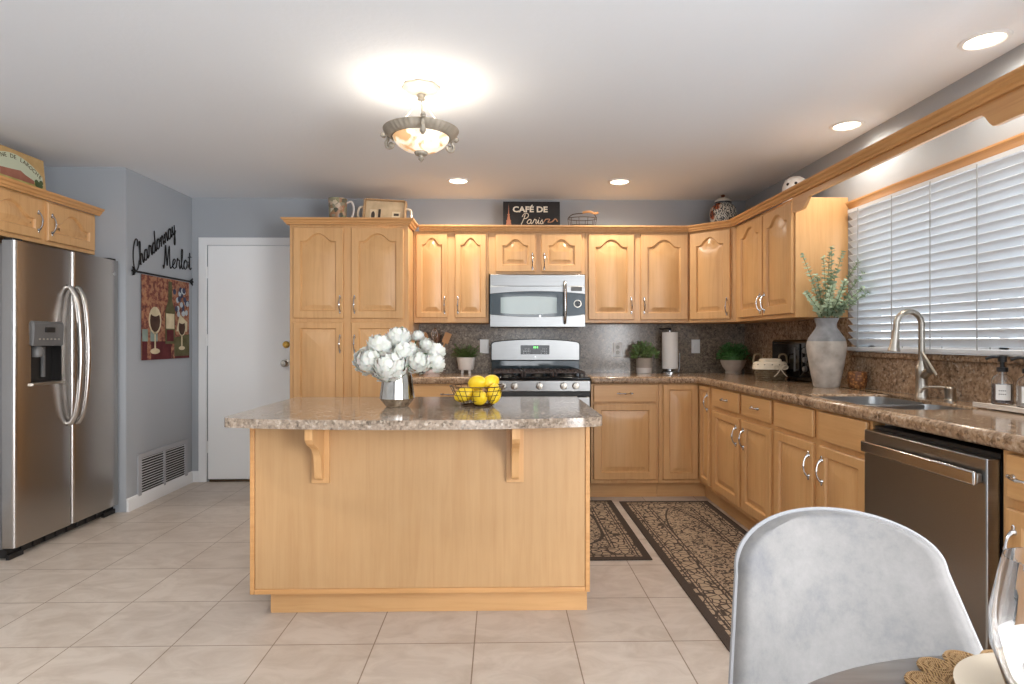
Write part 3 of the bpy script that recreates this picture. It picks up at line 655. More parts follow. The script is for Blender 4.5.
# ------------------------------------------------------------------ range
t = thing('gas_range', 'stainless gas range with black cooktop and five knobs', 'stove', (-0.08, 4.53, 0), 0)
GW = 0.764
obj('body', MB().box(0.002, GW-0.002, 0.03, 0.652, 0.03, 0.90), 'black', t, smooth=False)
od = obj('oven_door', MB().box(0.004, GW-0.004, -0.012, 0.0295, 0.19, 0.79), 'steel_x', t, bevel=0.005)
obj('oven_window', MB().box(0.16, 0.60, -0.0145, -0.0125, 0.38, 0.62), 'blackgloss', od, bevel=0.002)
m = MB().tube([(0.07, -0.06, 0.745), (GW-0.07, -0.06, 0.745)], 0.012, 12)
for x in (0.09, GW-0.09): m.tube([(x, -0.0125, 0.745), (x, -0.06, 0.745)], 0.009, 10)
obj('oven_handle', m, 'chrome', od)
obj('storage_drawer', MB().box(0.004, GW-0.004, -0.008, 0.0295, 0.045, 0.182), 'steel_x', t, bevel=0.004)
m = MB(); m.prism([(-0.012, 0.832), (-0.012, 0.912), (0.0, 0.918), (0.0295, 0.918), (0.0295, 0.832)], 0.001, GW-0.001, 'x'); obj('control_panel', m, 'steel_x', t, bevel=0.003)
obj('vent_strip', MB().box(0.004, GW-0.004, -0.004, 0.0295, 0.798, 0.83), 'black', t, smooth=False)
for k, x in enumerate((0.100, 0.190, 0.378, 0.560, 0.652)):
    m = MB().lathe([(0.026, -0.0125), (0.027, -0.022), (0.022, -0.036), (0.0, -0.038)], (x, 0, 0.874), 20, 'y'); m.box(x-0.004, x+0.004, -0.043, -0.036, 0.852, 0.896); obj('knob', m, 'nickel', t)
obj('cooktop', MB().box(0.0, GW, -0.01, 0.56, 0.919, 0.938), 'blackgloss', t, bevel=0.005)
for k in range(3):
    m = MB(); a = 0.03+0.236*k; b = a+0.228; z = 0.965
    for y in (0.05, 0.29, 0.53): m.box(a, b, y-0.007, y+0.007, z, z+0.014)
    for x in (a+0.007, (a+b)/2, b-0.007): m.box(x-0.007, x+0.007, 0.05, 0.53, z, z+0.014)
    for x in (a+0.06, b-0.06): m.box(x-0.005, x+0.005, 0.10, 0.24, z+0.002, z+0.016); m.box(x-0.005, x+0.005, 0.34, 0.48, z+0.002, z+0.016)
    for x in (a+0.007, b-0.007):
        for y in (0.05, 0.29, 0.53): m.box(x-0.006, x+0.006, y-0.006, y+0.006, 0.9385, z)
    obj('grate', m, 'grate', t, bevel=0.002)
for x in (0.144, 0.62):
    for y in (0.17, 0.41):
        m = MB().lathe([(0.055, 0.9385), (0.05, 0.945), (0.04, 0.95), (0.04, 0.957), (0, 0.958)], (x, y, 0), 20); obj('burner', m, 'black', t)
m = MB().lathe([(0.05, 0.9385), (0.045, 0.95), (0.035, 0.957), (0, 0.958)], (0.382, 0.29, 0), 20, sy=2.0); obj('burner', m, 'black', t)
obj('backguard_base', MB().box(0.006, GW-0.006, 0.575, 0.652, 0.9, 1.045), 'darkglass', t, bevel=0.004)
m = MB(); arc = [(0.0, 1.046), (GW, 1.046), (GW, 1.185), (GW-0.008, 1.198), (GW-0.03, 1.208)]+[(GW-0.03-(GW-0.06)*k/12, 1.208+0.022*(1-(2*k/12-1)**2)) for k in range(1, 12)]+[(0.03, 1.208), (0.008, 1.198), (0, 1.185)]
obj('backguard_frame', MB().prism(arc, 0.572, 0.653, 'y'), 'black', t, bevel=0.004)
arc2 = [(0.382+(x-0.382)*0.975, 1.13+(z-1.13)*0.93) for x, z in arc]
obj('backguard', MB().prism(arc2, 0.562, 0.5715, 'y'), 'steel_x', t, bevel=0.003)
dp = obj('clock_panel', MB().box(0.255, 0.50, 0.558, 0.5615, 1.098, 1.175), 'blackgloss', t, bevel=0.002)
m = MB()
for x in (0.365, 0.378, 0.394): m.box(x, x+0.008, 0.5570, 0.5579, 1.15, 1.165)
obj('clock_digits', m, 'led', dp, smooth=False)
m = MB()
for sx_ in (0.275, 0.425):
    for i in range(4):
        for j in range(3):
            if (i*3+j*5) % 7 != 3: m.box(sx_+0.015*i, sx_+0.008+0.015*i, 0.5572, 0.5579, 1.106+0.018*j, 1.110+0.018*j)
obj('panel_legend', m, 'plastic', dp, smooth=False)
m = MB().lathe([(0.007, 0.5615), (0.006, 0.559), (0, 0.5588)], (0.38, 0, 1.076), 14, 'y'); obj('badge', m, 'chrome', t)

# ------------------------------------------------------------------ wall plates, vent
def plate(x, z, kind, label):
    t = thing('wall_outlet' if kind == 'outlet' else 'light_switch', label, 'outlet' if kind == 'outlet' else 'switch', (x, YB-0.0225, z))
    obj('cover_plate', MB().box(-0.038, 0.038, -0.007, -0.0005, -0.06, 0.06), 'plastic', t, bevel=0.003)
    m = MB()
    if kind == 'outlet':
        for dz in (-0.022, 0.022): m.lathe([(0.017, -0.0072), (0.016, -0.0095), (0, -0.0096)], (0, 0, dz), 16, 'y')
        obj('socket', m, plain('socket_grey', (176, 174, 168), 0.4), t)
    else: m.box(-0.012, 0.012, -0.013, -0.0072, -0.022, 0.022); obj('rocker', m, 'plastic', t, bevel=0.002)
plate(1.02, 1.135, 'outlet', 'white duplex outlet on backsplash just right of the range')
plate(1.70, 1.165, 'switch', 'white switch plate on backsplash right of the paper towels')
plate(-0.135, 1.165, 'switch', 'white switch plate half hidden behind the fern left of the range')
t = thing('return_air_vent', 'white louvred return-air grille low on the left wall', 'vent', (-2.644, 4.77, 0.215), pi/2)
m = MB(); W2, H2 = 0.345, 0.17
m.box(-W2, W2, -0.012, -0.0005, H2-0.035, H2); m.box(-W2, W2, -0.012, -0.0005, -H2, -H2+0.035); m.box(-W2, -W2+0.04, -0.012, -0.0005, -H2+0.035, H2-0.035); m.box(W2-0.04, W2, -0.012, -0.0005, -H2+0.035, H2-0.035); m.box(-0.012, 0.012, -0.012, -0.0005, -H2+0.035, H2-0.035)
obj('frame', m, plain('vent_frame_grey', (168, 170, 176), 0.5), t, smooth=False)
m = MB()
for k in range(14):
    z = -H2+0.045+0.0193*k
    m.X = Matrix.Translation((0, -0.006, z)) @ Matrix.Rotation(R(-38), 4, 'X'); m.box(-W2+0.041, -0.013, -0.006, 0.004, -0.0012, 0.0012); m.box(0.013, W2-0.041, -0.006, 0.004, -0.0012, 0.0012)
m.X = Matrix(); obj('louvres', m, 'white', t, smooth=False)
obj('backing', MB().box(-W2+0.04, W2-0.04, -0.002, -0.0004, -H2+0.035, H2-0.035), 'black', t, smooth=False)

# ------------------------------------------------------------------ wall hanging and wire words
WX = -2.643
t = thing('wall_tapestry', 'woven tapestry of wine bottle and glasses hanging on left wall', 'tapestry', (WX, 4.80, 1.715), pi/2)
# local: x along the wall (= world Y), y away into the wall, z up
TP = {'bgred': (150, 84, 66), 'ochre': (188, 142, 96), 'wine': (84, 24, 28), 'olive': (88, 84, 54), 'creamy': (206, 192, 160), 'grape': (58, 60, 84), 'pale': (176, 184, 190), 'teal': (132, 148, 140), 'brown': (70, 46, 34)}
tm = [NT('tapestry_ground')]; q = tm[0]; n = q.n('ShaderNodeTexNoise', Scale=26.0, Detail=6.0, Roughness=0.7); q.l(q.coord(), n.inputs['Vector'])
q.l(q.ramp(n.outputs['Fac'], [(0.32, (70, 42, 40)), (0.45, (128, 72, 60)), (0.56, (172, 126, 92)), (0.68, (136, 96, 92))]), q.b.inputs['Base Color']); q.set(Roughness=0.95)
keys = list(TP); mats = [q.m]+[plain('tapestry_'+k, TP[k], 0.95, 0, 12) for k in keys]
m = MB(); L0, L1, ZT, ZB = -0.335, 0.335, -0.01, -0.645
N = 24
def wob(x): return -0.006-0.004*sin(x*19)
for k in range(N):
    a, b = L0+(L1-L0)*k/N, L0+(L1-L0)*(k+1)/N
    for y_ in (0, -0.003):
        i = [m.P((a, wob(a)+y_, ZB)), m.P((b, wob(b)+y_, ZB)), m.P((b, wob(b)+y_, ZT)), m.P((a, wob(a)+y_, ZT))]; m.F(*i)
def patch(key, pts, lift):
    m.mi = 1+keys.index(key); c = (sum(p[0] for p in pts)/len(pts), sum(p[1] for p in pts)/len(pts)); ids = [m.P((x, -0.0125-lift, z)) for x, z in pts]; ic = m.P((c[0], -0.0125-lift, c[1])); n_ = len(ids)
    for k in range(n_): m.F(ids[k], ids[(k+1) % n_], ic)
    m.mi = 0
def ell(cx, cz, rx, rz, n_=14): return [(cx+rx*cos(2*pi*k/n_), cz+rz*sin(2*pi*k/n_)) for k in range(n_)]
patch('wine', [(L0, ZB), (L1, ZB), (L1, ZB+0.14), (L0, ZB+0.14)], 0)
patch('teal', [(L0, ZB+0.14), (L0+0.2, ZB+0.14), (L0+0.2, ZB+0.23), (L0, ZB+0.23)], 0.0002)
patch('olive', [(0.10, ZB+0.02), (L1, ZB+0.02), (L1, ZB+0.2), (0.10, ZB+0.17)], 0.0002)
patch('creamy', [(0.13, ZB+0.22), (0.30, ZB+0.22), (0.30, ZB+0.30), (0.18, ZB+0.36)], 0.0003)
patch('olive', [(-0.03, ZB+0.12), (0.11, ZB+0.12), (0.11, ZB+0.38), (0.07, ZB+0.46), (0.065, ZT-0.02), (0.015, ZT-0.02), (0.01, ZB+0.46), (-0.03, ZB+0.38)], 0.0006)
patch('creamy', [(-0.02, ZB+0.24), (0.10, ZB+0.24), (0.10, ZB+0.36), (-0.02, ZB+0.36)], 0.0009)
patch('wine', [(-0.01, ZB+0.14), (0.09, ZB+0.14), (0.09, ZB+0.23), (-0.01, ZB+0.23)], 0.001)
for gx, gz, s_ in ((-0.17, ZB+0.30, 1.0), (0.215, ZB+0.26, 0.75)):
    patch('creamy', ell(gx, gz, 0.085*s_, 0.105*s_), 0.0006); patch('brown', ell(gx, gz-0.005, 0.068*s_, 0.085*s_), 0.0009); patch('creamy', ell(gx, gz+0.06*s_, 0.06*s_, 0.03*s_), 0.0011)
    patch('creamy', [(gx-0.01, gz-0.23*s_), (gx+0.01, gz-0.23*s_), (gx+0.01, gz-0.09*s_), (gx-0.01, gz-0.09*s_)], 0.0006); patch('creamy', ell(gx, gz-0.235*s_, 0.065*s_, 0.022*s_), 0.0007)
random.seed(3)
for k in range(26):
    gx, gz = 0.20+random.uniform(-0.10, 0.11), -0.16+random.uniform(-0.13, 0.09)
    patch('grape' if k % 2 else 'pale', ell(gx, gz, 0.024, 0.024, 8), 0.0005+k*0.00004)
obj('cloth', m, mats, t, smooth=False)
m = MB().tube([(-0.42, -0.012, 0.002), (0.355, -0.012, 0.002)], 0.007, 8)
for sg in (-1, 1):
    x = 0.355 if sg > 0 else -0.42
    for a in (40, 0, -45): m.leaf((x, -0.012, 0.002), (sg*cos(R(a)), 0, sin(R(a))), (0, -1, 0), 0.05, 0.03); m.tube([(x-sg*0.01, -0.012, 0.002), (x+sg*0.04*cos(R(a)), -0.016, 0.002+0.04*sin(R(a)))], [0.007, 0.005], 6)
obj('rod', m, 'blackiron', t)
def wire_word(word, label, y0, z0, y1, z1, h, r):
    t = thing('wire_word', label, 'wall decor', (WX, y0, z0), pi/2, 'black wire words on the left wall')
    W_ = word_width(word); L = math.hypot(y1-y0, z1-z0); dx, dz = (y1-y0)/L, (z1-z0)/L
    m = MB(); script_word(m, word, lambda a, b: (a/W_*L*dx-b*h*dz*0.3, -0.010, a/W_*L*dz+b*h), r); obj('lettering', m, 'blackiron', t)
wire_word('Chardonnay', 'black wire script word Chardonnay slanting upward on left wall', 4.37, 1.715, 4.93, 2.085, 0.076, 0.0042)
wire_word('Merlot', 'black wire script word Merlot above the right end of the tapestry', 4.745, 1.785, 5.175, 1.82, 0.078, 0.0042)

# ------------------------------------------------------------------ ceiling lights
proto = None
for i, (x, y, lab) in enumerate(((1.97, 2.40, 'round recessed ceiling light nearest the camera, over the window'), (1.97, 3.37, 'round recessed ceiling light near the window-side wall cabinet'), (0.92, 4.60, 'round recessed ceiling light right of the sign, by the back wall'), (-0.32, 4.60, 'round recessed ceiling light left of the sign, by the back wall'), (-1.95, 1.75, 'added unseen recessed fill light by the refrigerator, nearer than the pendant'), (-0.30, 1.15, 'added unseen recessed fill light over the dining side of the island'))):  # last two fixtures are added out of view to brighten the room
    if proto is None:
        proto = t = thing('recessed_and_fill_light', lab, 'ceiling light', (x, y, ZC), 0, 'recessed ceiling lights')
        m = MB().lathe([(0.066, -0.002), (0.072, -0.008), (0.086, -0.006), (0.090, -0.0005)], (0, 0, 0), 32); obj('trim_ring', m, 'white', t)
        m = MB().lathe([(0.066, -0.0025), (0.03, -0.0045), (0, -0.005)], (0, 0, 0), 32); obj('lens', m, 'lens', t)
    else: dup(proto, (x, y, ZC), 0, lab)
    light('recessed_and_fill_bulb', 'SPOT', (x, y, ZC-0.015), (17, 20, 38, 38, 78, 10)[i], (1.0, 0.91, 0.79), (0, 0, 0), spot_size=R(168), spot_blend=0.6, shadow_soft_size=0.06)
PX, PYc = -0.38, 2.90
t = thing('pendant_light', 'semi-flush ceiling light with alabaster glass bowl above the island', 'ceiling light', (PX, PYc, ZC))
sc8 = lambda a, k: 0.05*cos(8*a)
m = MB().lathe([(0.088, -0.0005), (0.088, -0.010), (0.078, -0.016), (0.06, -0.024), (0.03, -0.032), (0.014, -0.036), (0.014, -0.05)], (0, 0, 0), 64, wave=lambda a, k: 0.05*cos(8*a) if k < 3 else 0); obj('canopy', m, 'antique', t)
m = MB().lathe([(0.012, -0.05), (0.02, -0.06), (0.012, -0.07), (0.024, -0.078), (0.0, -0.085)], (0, 0, 0), 20)
m.tube([(0.02*cos(a), 0, -0.04+0.014*sin(a)) for a in [2*pi*k/12 for k in range(12)]], 0.004, 6, True); obj('stem', m, 'antique', t)
for k in range(3):
    a = R(-80+120*k); m = MB().tube([(0.015*cos(a), 0.015*sin(a), -0.07), (0.165*cos(a), 0.165*sin(a), -0.215)], 0.0035, 6); obj('rod', m, 'antique', t)
m = MB().lathe([(0.140, -0.246), (0.150, -0.244), (0.164, -0.231), (0.176, -0.219), (0.182, -0.211), (0.176, -0.208), (0.150, -0.224), (0.138, -0.242), (0.140, -0.246)], (0, 0, 0), 160, wave=lambda a, k: 0.016*cos(80*a/2) if k in (1, 2, 3) else 0); obj('ring', m, 'pewter', t)
for k in range(3):
    a = R(-80+120*k); c, s_ = cos(a), sin(a); m = MB()
    m.tube([(c*q_, s_*q_, z) for q_, z in [(v.x, v.y) for v in sm([(0.148, -0.256, 0), (0.160, -0.274, 0), (0.184, -0.272, 0), (0.192, -0.250, 0), (0.182, -0.234, 0), (0.190, -0.212, 0), (0.210, -0.204, 0), (0.216, -0.216, 0)], 5)]], 0.0085, 8)
    m.ball((c*0.164, s_*0.164, -0.264), 0.015, 10, 8); m.ball((c*0.206, s_*0.206, -0.212), 0.013, 10, 8); obj('scroll', m, 'pewter', t)
m = MB().lathe([(0.137, -0.242), (0.131, -0.258), (0.113, -0.280), (0.084, -0.300), (0.045, -0.312), (0.0, -0.316)], (0, 0, 0), 48)
q = NT('lit_alabaster_bowl'); n = q.n('ShaderNodeTexNoise', Scale=9.0, Detail=3.0, Distortion=1.5); q.l(q.coord(), n.inputs['Vector'])
cr = q.ramp(n.outputs['Fac'], [(0.40, (214, 170, 120)), (0.52, (255, 240, 218))]); q.l(cr, q.b.inputs['Base Color']); q.l(cr, q.b.inputs['Emission Color']); q.b.inputs['Emission Strength'].default_value = 0.62
obj('glass_bowl', m, q.m, t)
m = MB().lathe([(0.0, -0.312), (0.03, -0.312), (0.034, -0.318), (0.028, -0.328), (0.012, -0.334), (0.010, -0.341), (0.014, -0.349), (0.006, -0.358), (0.0, -0.364)], (0, 0, 0), 24); obj('finial', m, 'pewter', t)
light('pendant_bulb', 'POINT', (PX, PYc, ZC-0.205), 5.5, (1.0, 0.93, 0.82), shadow_soft_size=0.06)

# ------------------------------------------------------------------ things on top of the cabinets
TZ = UZ1+0.0005
# pitcher
def jug_mat():
    q = NT('majolica_glaze'); n = q.n('ShaderNodeTexVoronoi', Scale=34.0); q.l(q.coord(), n.inputs['Vector'])
    q.l(q.ramp(n.outputs['Color'], [(0.1, (72, 72, 58)), (0.35, (160, 154, 128)), (0.55, (116, 124, 80)), (0.75, (168, 118, 88)), (0.95, (206, 196, 172))]), q.b.inputs['Base Color']); q.set(Roughness=0.3); return q.m
t = thing('pitcher', 'painted ceramic pitcher on top of the pantry', 'pitcher', (-1.285, 4.78, TZ))
m = MB().lathe([(0.060, 0), (0.066, 0.01), (0.068, 0.12), (0.070, 0.18), (0.074, 0.235), (0.068, 0.235), (0.062, 0.18), (0.060, 0.02), (0, 0.015)], (0, 0, 0), 32); obj('body', m, jug_mat(), t)
m = MB().tube(sm([(0.066, 0, 0.20), (0.105, 0, 0.215), (0.125, 0, 0.17), (0.115, 0, 0.10), (0.066, 0, 0.05)], 5), 0.008, 8); obj('handle', m, 'ceramic', t)
# decorated tray standing on edge
t = thing('serving_tray', 'decorated cream wooden tray with end handles leaning on top of the pantry', 'tray', (-0.93, 4.80, TZ))
t.rotation_euler = (R(-10), R(3), 0)
m = MB().box(-0.155, 0.155, -0.008, 0.008, 0.005, 0.235); obj('panel', m, plain('tray_parchment', (206, 182, 146), 0.7, 0, 14), t, bevel=0.003)
m = MB(); m.box(-0.17, -0.156, -0.03, 0.03, 0.005, 0.24); m.box(0.156, 0.17, -0.03, 0.03, 0.005, 0.24); m.box(-0.155, 0.155, -0.03, 0.03, 0.236, 0.245); obj('rim', m, plain('tray_edge', (186, 154, 116), 0.7, 0, 10), t, bevel=0.003)
for sg in (-1, 1):
    m = MB().tube(sm([(sg*0.168, 0, 0.18), (sg*0.205, 0, 0.17), (sg*0.21, 0, 0.10), (sg*0.168, 0, 0.06)], 5), 0.010, 8); obj('handle', m, 'cream', t)
m = MB(); m.box(-0.115, -0.065, -0.0095, -0.0082, 0.06, 0.16); m.box(0.06, 0.125, -0.0095, -0.0082, 0.06, 0.15); m.mi = 1
m.prism(ell(-0.09, 0.11, 0.015, 0.035), -0.0105, -0.0096, 'y'); m.box(-0.05, -0.03, -0.0095, -0.0082, 0.06, 0.165); m.box(0.082, 0.108, -0.0105, -0.0096, 0.07, 0.095); m.box(0.075, 0.115, -0.0105, -0.0096, 0.115, 0.135); obj('motif', m, [plain('motif_pale', (226, 208, 176), 0.7), 'ink'], t, smooth=False)
# cafe sign
t = thing('cafe_sign', 'black sign reading CAFÉ DE Paris on top of the cabinets', 'sign', (0.262, 4.955, TZ))
t.rotation_euler = (R(-6), 0, 0)
obj('board', MB().box(-0.236, 0.236, 0, 0.016, 0, 0.272), plain('sign_black', (24, 20, 20), 0.6, 0, 5), t, bevel=0.002)
m = MB(); text_into(m, 'CAFÉ DE', 0.067, lambda x, y, z: (-0.012+x, -0.0012-z, 0.182+y), sx=1.12, bold=0.0022)
obj('lettering', m, plain('sign_cream', (232, 222, 204), 0.6), t, smooth=False)
m = MB(); ww = word_width('Paris'); script_word(m, 'Paris', lambda a, b: (-0.09+a*0.042+b*0.006, -0.002, 0.082+b*0.036), 0.0034, 6)
obj('script_lettering', m, plain('sign_script', (222, 206, 186), 0.6), t)
m = MB(); m.tube(sm([(0.10, -0.002, 0.095), (0.12, -0.002, 0.12), (0.15, -0.002, 0.118), (0.135, -0.002, 0.095), (0.17, -0.002, 0.10), (0.195, -0.002, 0.125), (0.215, -0.002, 0.10)], 4), 0.005, 5)
obj('flourish', m, plain('sign_flourish', (168, 122, 92), 0.6), t)
m = MB(); m.prism([(-0.222, 0.03), (-0.212, 0.03), (-0.205, 0.075), (-0.175, 0.075), (-0.168, 0.03), (-0.158, 0.03), (-0.176, 0.11), (-0.186, 0.17), (-0.190, 0.255), (-0.194, 0.17), (-0.204, 0.11)], -0.0025, -0.0005, 'y')
m.box(-0.209, -0.171, -0.003, -0.0005, 0.100, 0.112); m.box(-0.200, -0.180, -0.003, -0.0005, 0.155, 0.163); m.box(-0.224, -0.156, -0.003, -0.0005, 0.024, 0.032); obj('tower_motif', m, plain('sign_copper', (170, 108, 80), 0.6), t, smooth=False)
# wire basket
t = thing('wire_basket', 'small rusty wire basket on the cabinets right of the sign', 'basket', (0.685, 4.99, TZ))
m = MB()
for z, s_ in ((0.01, 0.86), (0.07, 0.94), (0.13, 1.0)):
    m.tube([(0.12*s_*cos(a), 0.08*s_*sin(a), z) for a in [2*pi*k/24 for k in range(24)]], 0.003, 6, True)
for k in range(10):
    a = 2*pi*k/10; m.tube([(0.103*cos(a), 0.069*sin(a), 0.01), (0.12*cos(a), 0.08*sin(a), 0.13)], 0.0022, 5)
for k in range(5): x = -0.08+0.04*k; m.tube([(x, -0.06, 0.01), (x, 0.06, 0.01)], 0.002, 5)
obj('frame', m, 'bronze', t)
m = MB().tube(sm([(-0.12, 0, 0.13), (-0.08, 0, 0.165), (0, 0, 0.175), (0.08, 0, 0.185), (0.12, 0, 0.14)], 5), 0.004, 6); obj('handle', m, 'bronze', t)
m = MB().tube(sm([(0.0, -0.03, 0.175), (0.05, -0.045, 0.18), (0.10, -0.05, 0.165), (0.125, -0.05, 0.172)], 4), [0.010]*13, 8); obj('grip', m, 'spoonwood', t)
# ginger jar
q = NT('painted_jar'); n = q.n('ShaderNodeTexWave', Scale=14.0, Distortion=14.0, Detail=3.0, **{'Detail Scale': 2.0}); q.l(q.coord(), n.inputs['Vector']); n2 = q.n('ShaderNodeTexNoise', Scale=9.0, Detail=2.0); q.l(q.coord(), n2.inputs['Vector'])
c1 = q.ramp(n.outputs['Fac'], [(0.26, (52, 54, 58)), (0.36, (214, 206, 192)), (0.85, (226, 220, 206))]); c2 = q.ramp(n2.outputs['Fac'], [(0.54, (255, 255, 255)), (0.60, (204, 106, 66))]); q.l(q.mix(1.0, c1, c2, 'MULTIPLY'), q.b.inputs['Base Color']); q.set(Roughness=0.25)
t = thing('ginger_jar', 'painted ginger jar with lid on the corner wall cabinet', 'jar', (1.845, 4.93, TZ))
m = MB().lathe([(0.060, 0), (0.070, 0.02), (0.096, 0.09), (0.108, 0.155), (0.103, 0.20), (0.084, 0.230), (0.062, 0.240), (0.060, 0.245), (0, 0.245)], (0, 0, 0), 36); obj('body', m, q.m, t)
m = MB().lathe([(0.068, 0.2455), (0.070, 0.258)], (0, 0, 0), 32); m.mi = 1; m.lathe([(0.069, 0.258), (0.062, 0.274), (0.038, 0.290), (0.014, 0.297)], (0, 0, 0), 32); m.mi = 2; m.lathe([(0.014, 0.297), (0.010, 0.302), (0.017, 0.309), (0.015, 0.319), (0.0, 0.325)], (0, 0, 0), 20); obj('lid', m, [plain('jar_dark_band', (58, 56, 58), 0.3), plain('jar_white', (222, 216, 206), 0.3), plain('jar_knob', (104, 60, 44), 0.3)], t)
# white domed pot
t = thing('domed_pot', 'white ceramic domed pot with dark holes on window-side cabinet', 'pot', (1.975, 3.98, TZ))
m = MB().lathe([(0.070, 0), (0.078, 0.03), (0.082, 0.10), (0.078, 0.15), (0.062, 0.19), (0.035, 0.208), (0, 0.212)], (0, 0, 0), 36); obj('body', m, plain('white_ceramic', (240, 238, 234), 0.35), t)
m = MB()
for a in (-150, -112, -75): 
    a = R(a); m.X = Matrix.Rotation(a, 4, 'Z') @ Matrix.Translation((0.0775, 0, 0.152)) @ Matrix.Rotation(R(-18), 4, 'Y'); m.lathe([(0.009, -0.004), (0.009, 0.0025), (0, 0.003)], (0, 0, 0), 12, 'x')
m.X = Matrix(); obj('holes', m, 'black', t)
# wine label board above the refrigerator
t = thing('wine_sign', 'wooden wine label board above the refrigerator cabinet', 'sign', (-2.945, 3.715, TZ), pi/2)
t.rotation_euler = (R(-5), 0, pi/2)
m = MB().box(-0.25, 0.25, 0, 0.018, 0, 0.285); obj('board', m, plain('board_tan', (190, 156, 104), 0.6, 0, 10), t, bevel=0.002)
sky_ = [(-0.285, 0.02), (0.285, 0.02), (0.285, 0.17)]+[(0.285-0.57*k/14, 0.17+0.088*(1-(2*k/14-1)**2)) for k in range(1, 14)]+[(-0.285, 0.17)]
m = MB(); m.X = Matrix.Diagonal((0.79, 1, 1, 1)); m.prism(sky_, -0.0012, -0.0003, 'y'); m.mi = 1; m.prism([(-0.283, 0.022), (0.283, 0.022), (0.283, 0.115), (0.15, 0.125), (-0.283, 0.115)], -0.002, -0.0013, 'y')
m.mi = 2; m.prism([(-0.14, 0.105), (0.19, 0.105), (0.19, 0.128), (0.10, 0.148), (0.06, 0.165), (-0.02, 0.158), (-0.14, 0.15)], -0.0028, -0.0021, 'y'); m.mi = 3
for k in range(16): 
    x = random.choice([random.uniform(0.19, 0.27), random.uniform(-0.26, -0.16)]); m.prism(ell(x, random.uniform(0.06, 0.13), 0.02, 0.016, 8), -0.0032-0.0001*k, -0.0021, 'y')
obj('picture', m, [plain('label_sky', (196, 202, 176), 0.6), plain('label_field', (176, 164, 96), 0.7, 0, 20), plain('label_house', (160, 104, 84), 0.7, 0, 10), plain('label_tree', (76, 92, 58), 0.7, 0, 10)], t, smooth=False)
m = MB(); word = 'DOMAINE DE LAROCHE'; nW = len(word)
for k, ch in enumerate(word):
    if ch == ' ': continue
    u = -1+2*(k+0.5)/nW; x = u*0.208; z = 0.138+0.088*(1-(x/0.225)**2)+(0.0 if abs(u) < 0.6 else -0.004); a = -math.atan(2*0.088*x/0.225**2)
    text_into(m, ch, 0.036, lambda px, py, pz, x=x, z=z, a=a: (x+px*cos(a)-py*sin(a), -0.0022-pz, z+px*sin(a)+py*cos(a)), extrude=0.0006)
obj('lettering', m, plain('label_ink', (84, 72, 44), 0.6), t, smooth=False)

# ------------------------------------------------------------------ counter-top things at the back
K = CZ1+0.0008
def foliage(mb, c, rx, rz, count, L, W, up=0.3):
    for k in range(count):
        a = random.uniform(0, 2*pi); e_ = random.uniform(-0.1, 1.0); r_ = random.uniform(0.55, 1.0)
        d = Vector((cos(a)*math.sqrt(max(0, 1-e_*e_*0.9)), sin(a)*math.sqrt(max(0, 1-e_*e_*0.9)), e_))
        p = Vector(c)+Vector((d.x*rx*r_, d.y*rx*r_, d.z*rz*r_)); dd = d+Vector((random.uniform(-.5, .5), random.uniform(-.5, .5), random.uniform(-.2, .6)+up)); mb.leaf(p, dd, (random.uniform(-1, 1), random.uniform(-1, 1), 1), L*random.uniform(.7, 1.2), W*random.uniform(.8, 1.2))
t = thing('potted_plant', 'leafy green plant in grey pot with white base on back counter', 'plant', (1.22, 5.06, K))
m = MB().lathe([(0.062, 0.0), (0.064, 0.045)], (0, 0, 0), 32); m.mi = 1; m.lathe([(0.0641, 0.0455), (0.068, 0.125), (0.062, 0.125), (0.060, 0.10), (0, 0.10)], (0, 0, 0), 32); obj('pot', m, ['ceramic', 'stone'], t)
m = MB(); foliage(m, (0, 0, 0.13), 0.105, 0.12, 240, 0.042, 0.022); obj('foliage', m, plain('mid_leaf', (106, 134, 78), 0.5, 0, 18), t, smooth=False)
t = thing('paper_towel_holder', 'chrome upright holder carrying the paper towels on back counter', 'holder', (1.44, 5.06, K))
m = MB().lathe([(0.075, 0), (0.075, 0.008), (0.06, 0.015), (0.03, 0.018), (0.028, 0.036), (0.008, 0.038), (0.008, 0.36), (0.0, 0.362)], (0, 0, 0), 32); obj('base', m, 'chrome', t)
m = MB().ball((0, 0, 0.372), 0.013, 12, 8); m.tube(sm([(0, 0, 0.372), (-0.03, 0, 0.378), (-0.07, 0, 0.372), (-0.09, 0, 0.38)], 4), [0.006]*13, 8); obj('finial', m, 'black', t)
m = MB().tube([(0.074, 0, 0.006), (0.085, 0, 0.06), (0.085, 0, 0.17)], 0.005, 8); obj('tension_arm', m, 'chrome', t)
m = MB().lathe([(0.022, 0.0375), (0.066, 0.0375), (0.066, 0.345), (0.022, 0.345), (0.022, 0.0375)], (0, 0, 0), 36)
tag(obj('paper_towel_roll', m, 'paper'), 'white paper towel roll on the chrome holder', 'paper towels').location = (1.44, 5.06, K)
t = thing('boxwood_plant', 'round green boxwood in wide stone bowl in the counter corner', 'plant', (1.93, 4.93, K))
m = MB().lathe([(0.060, 0), (0.066, 0.012), (0.058, 0.022), (0.085, 0.06), (0.104, 0.112), (0.098, 0.116), (0.08, 0.09), (0, 0.085)], (0, 0, 0), 36); obj('bowl', m, 'stone', t)
m = MB(); foliage(m, (0, 0, 0.125), 0.125, 0.125, 620, 0.026, 0.017); m.ball((0, 0, 0.12), (0.09, 0.09, 0.085), 16, 10); obj('foliage', m, 'leafdark', t, smooth=False)
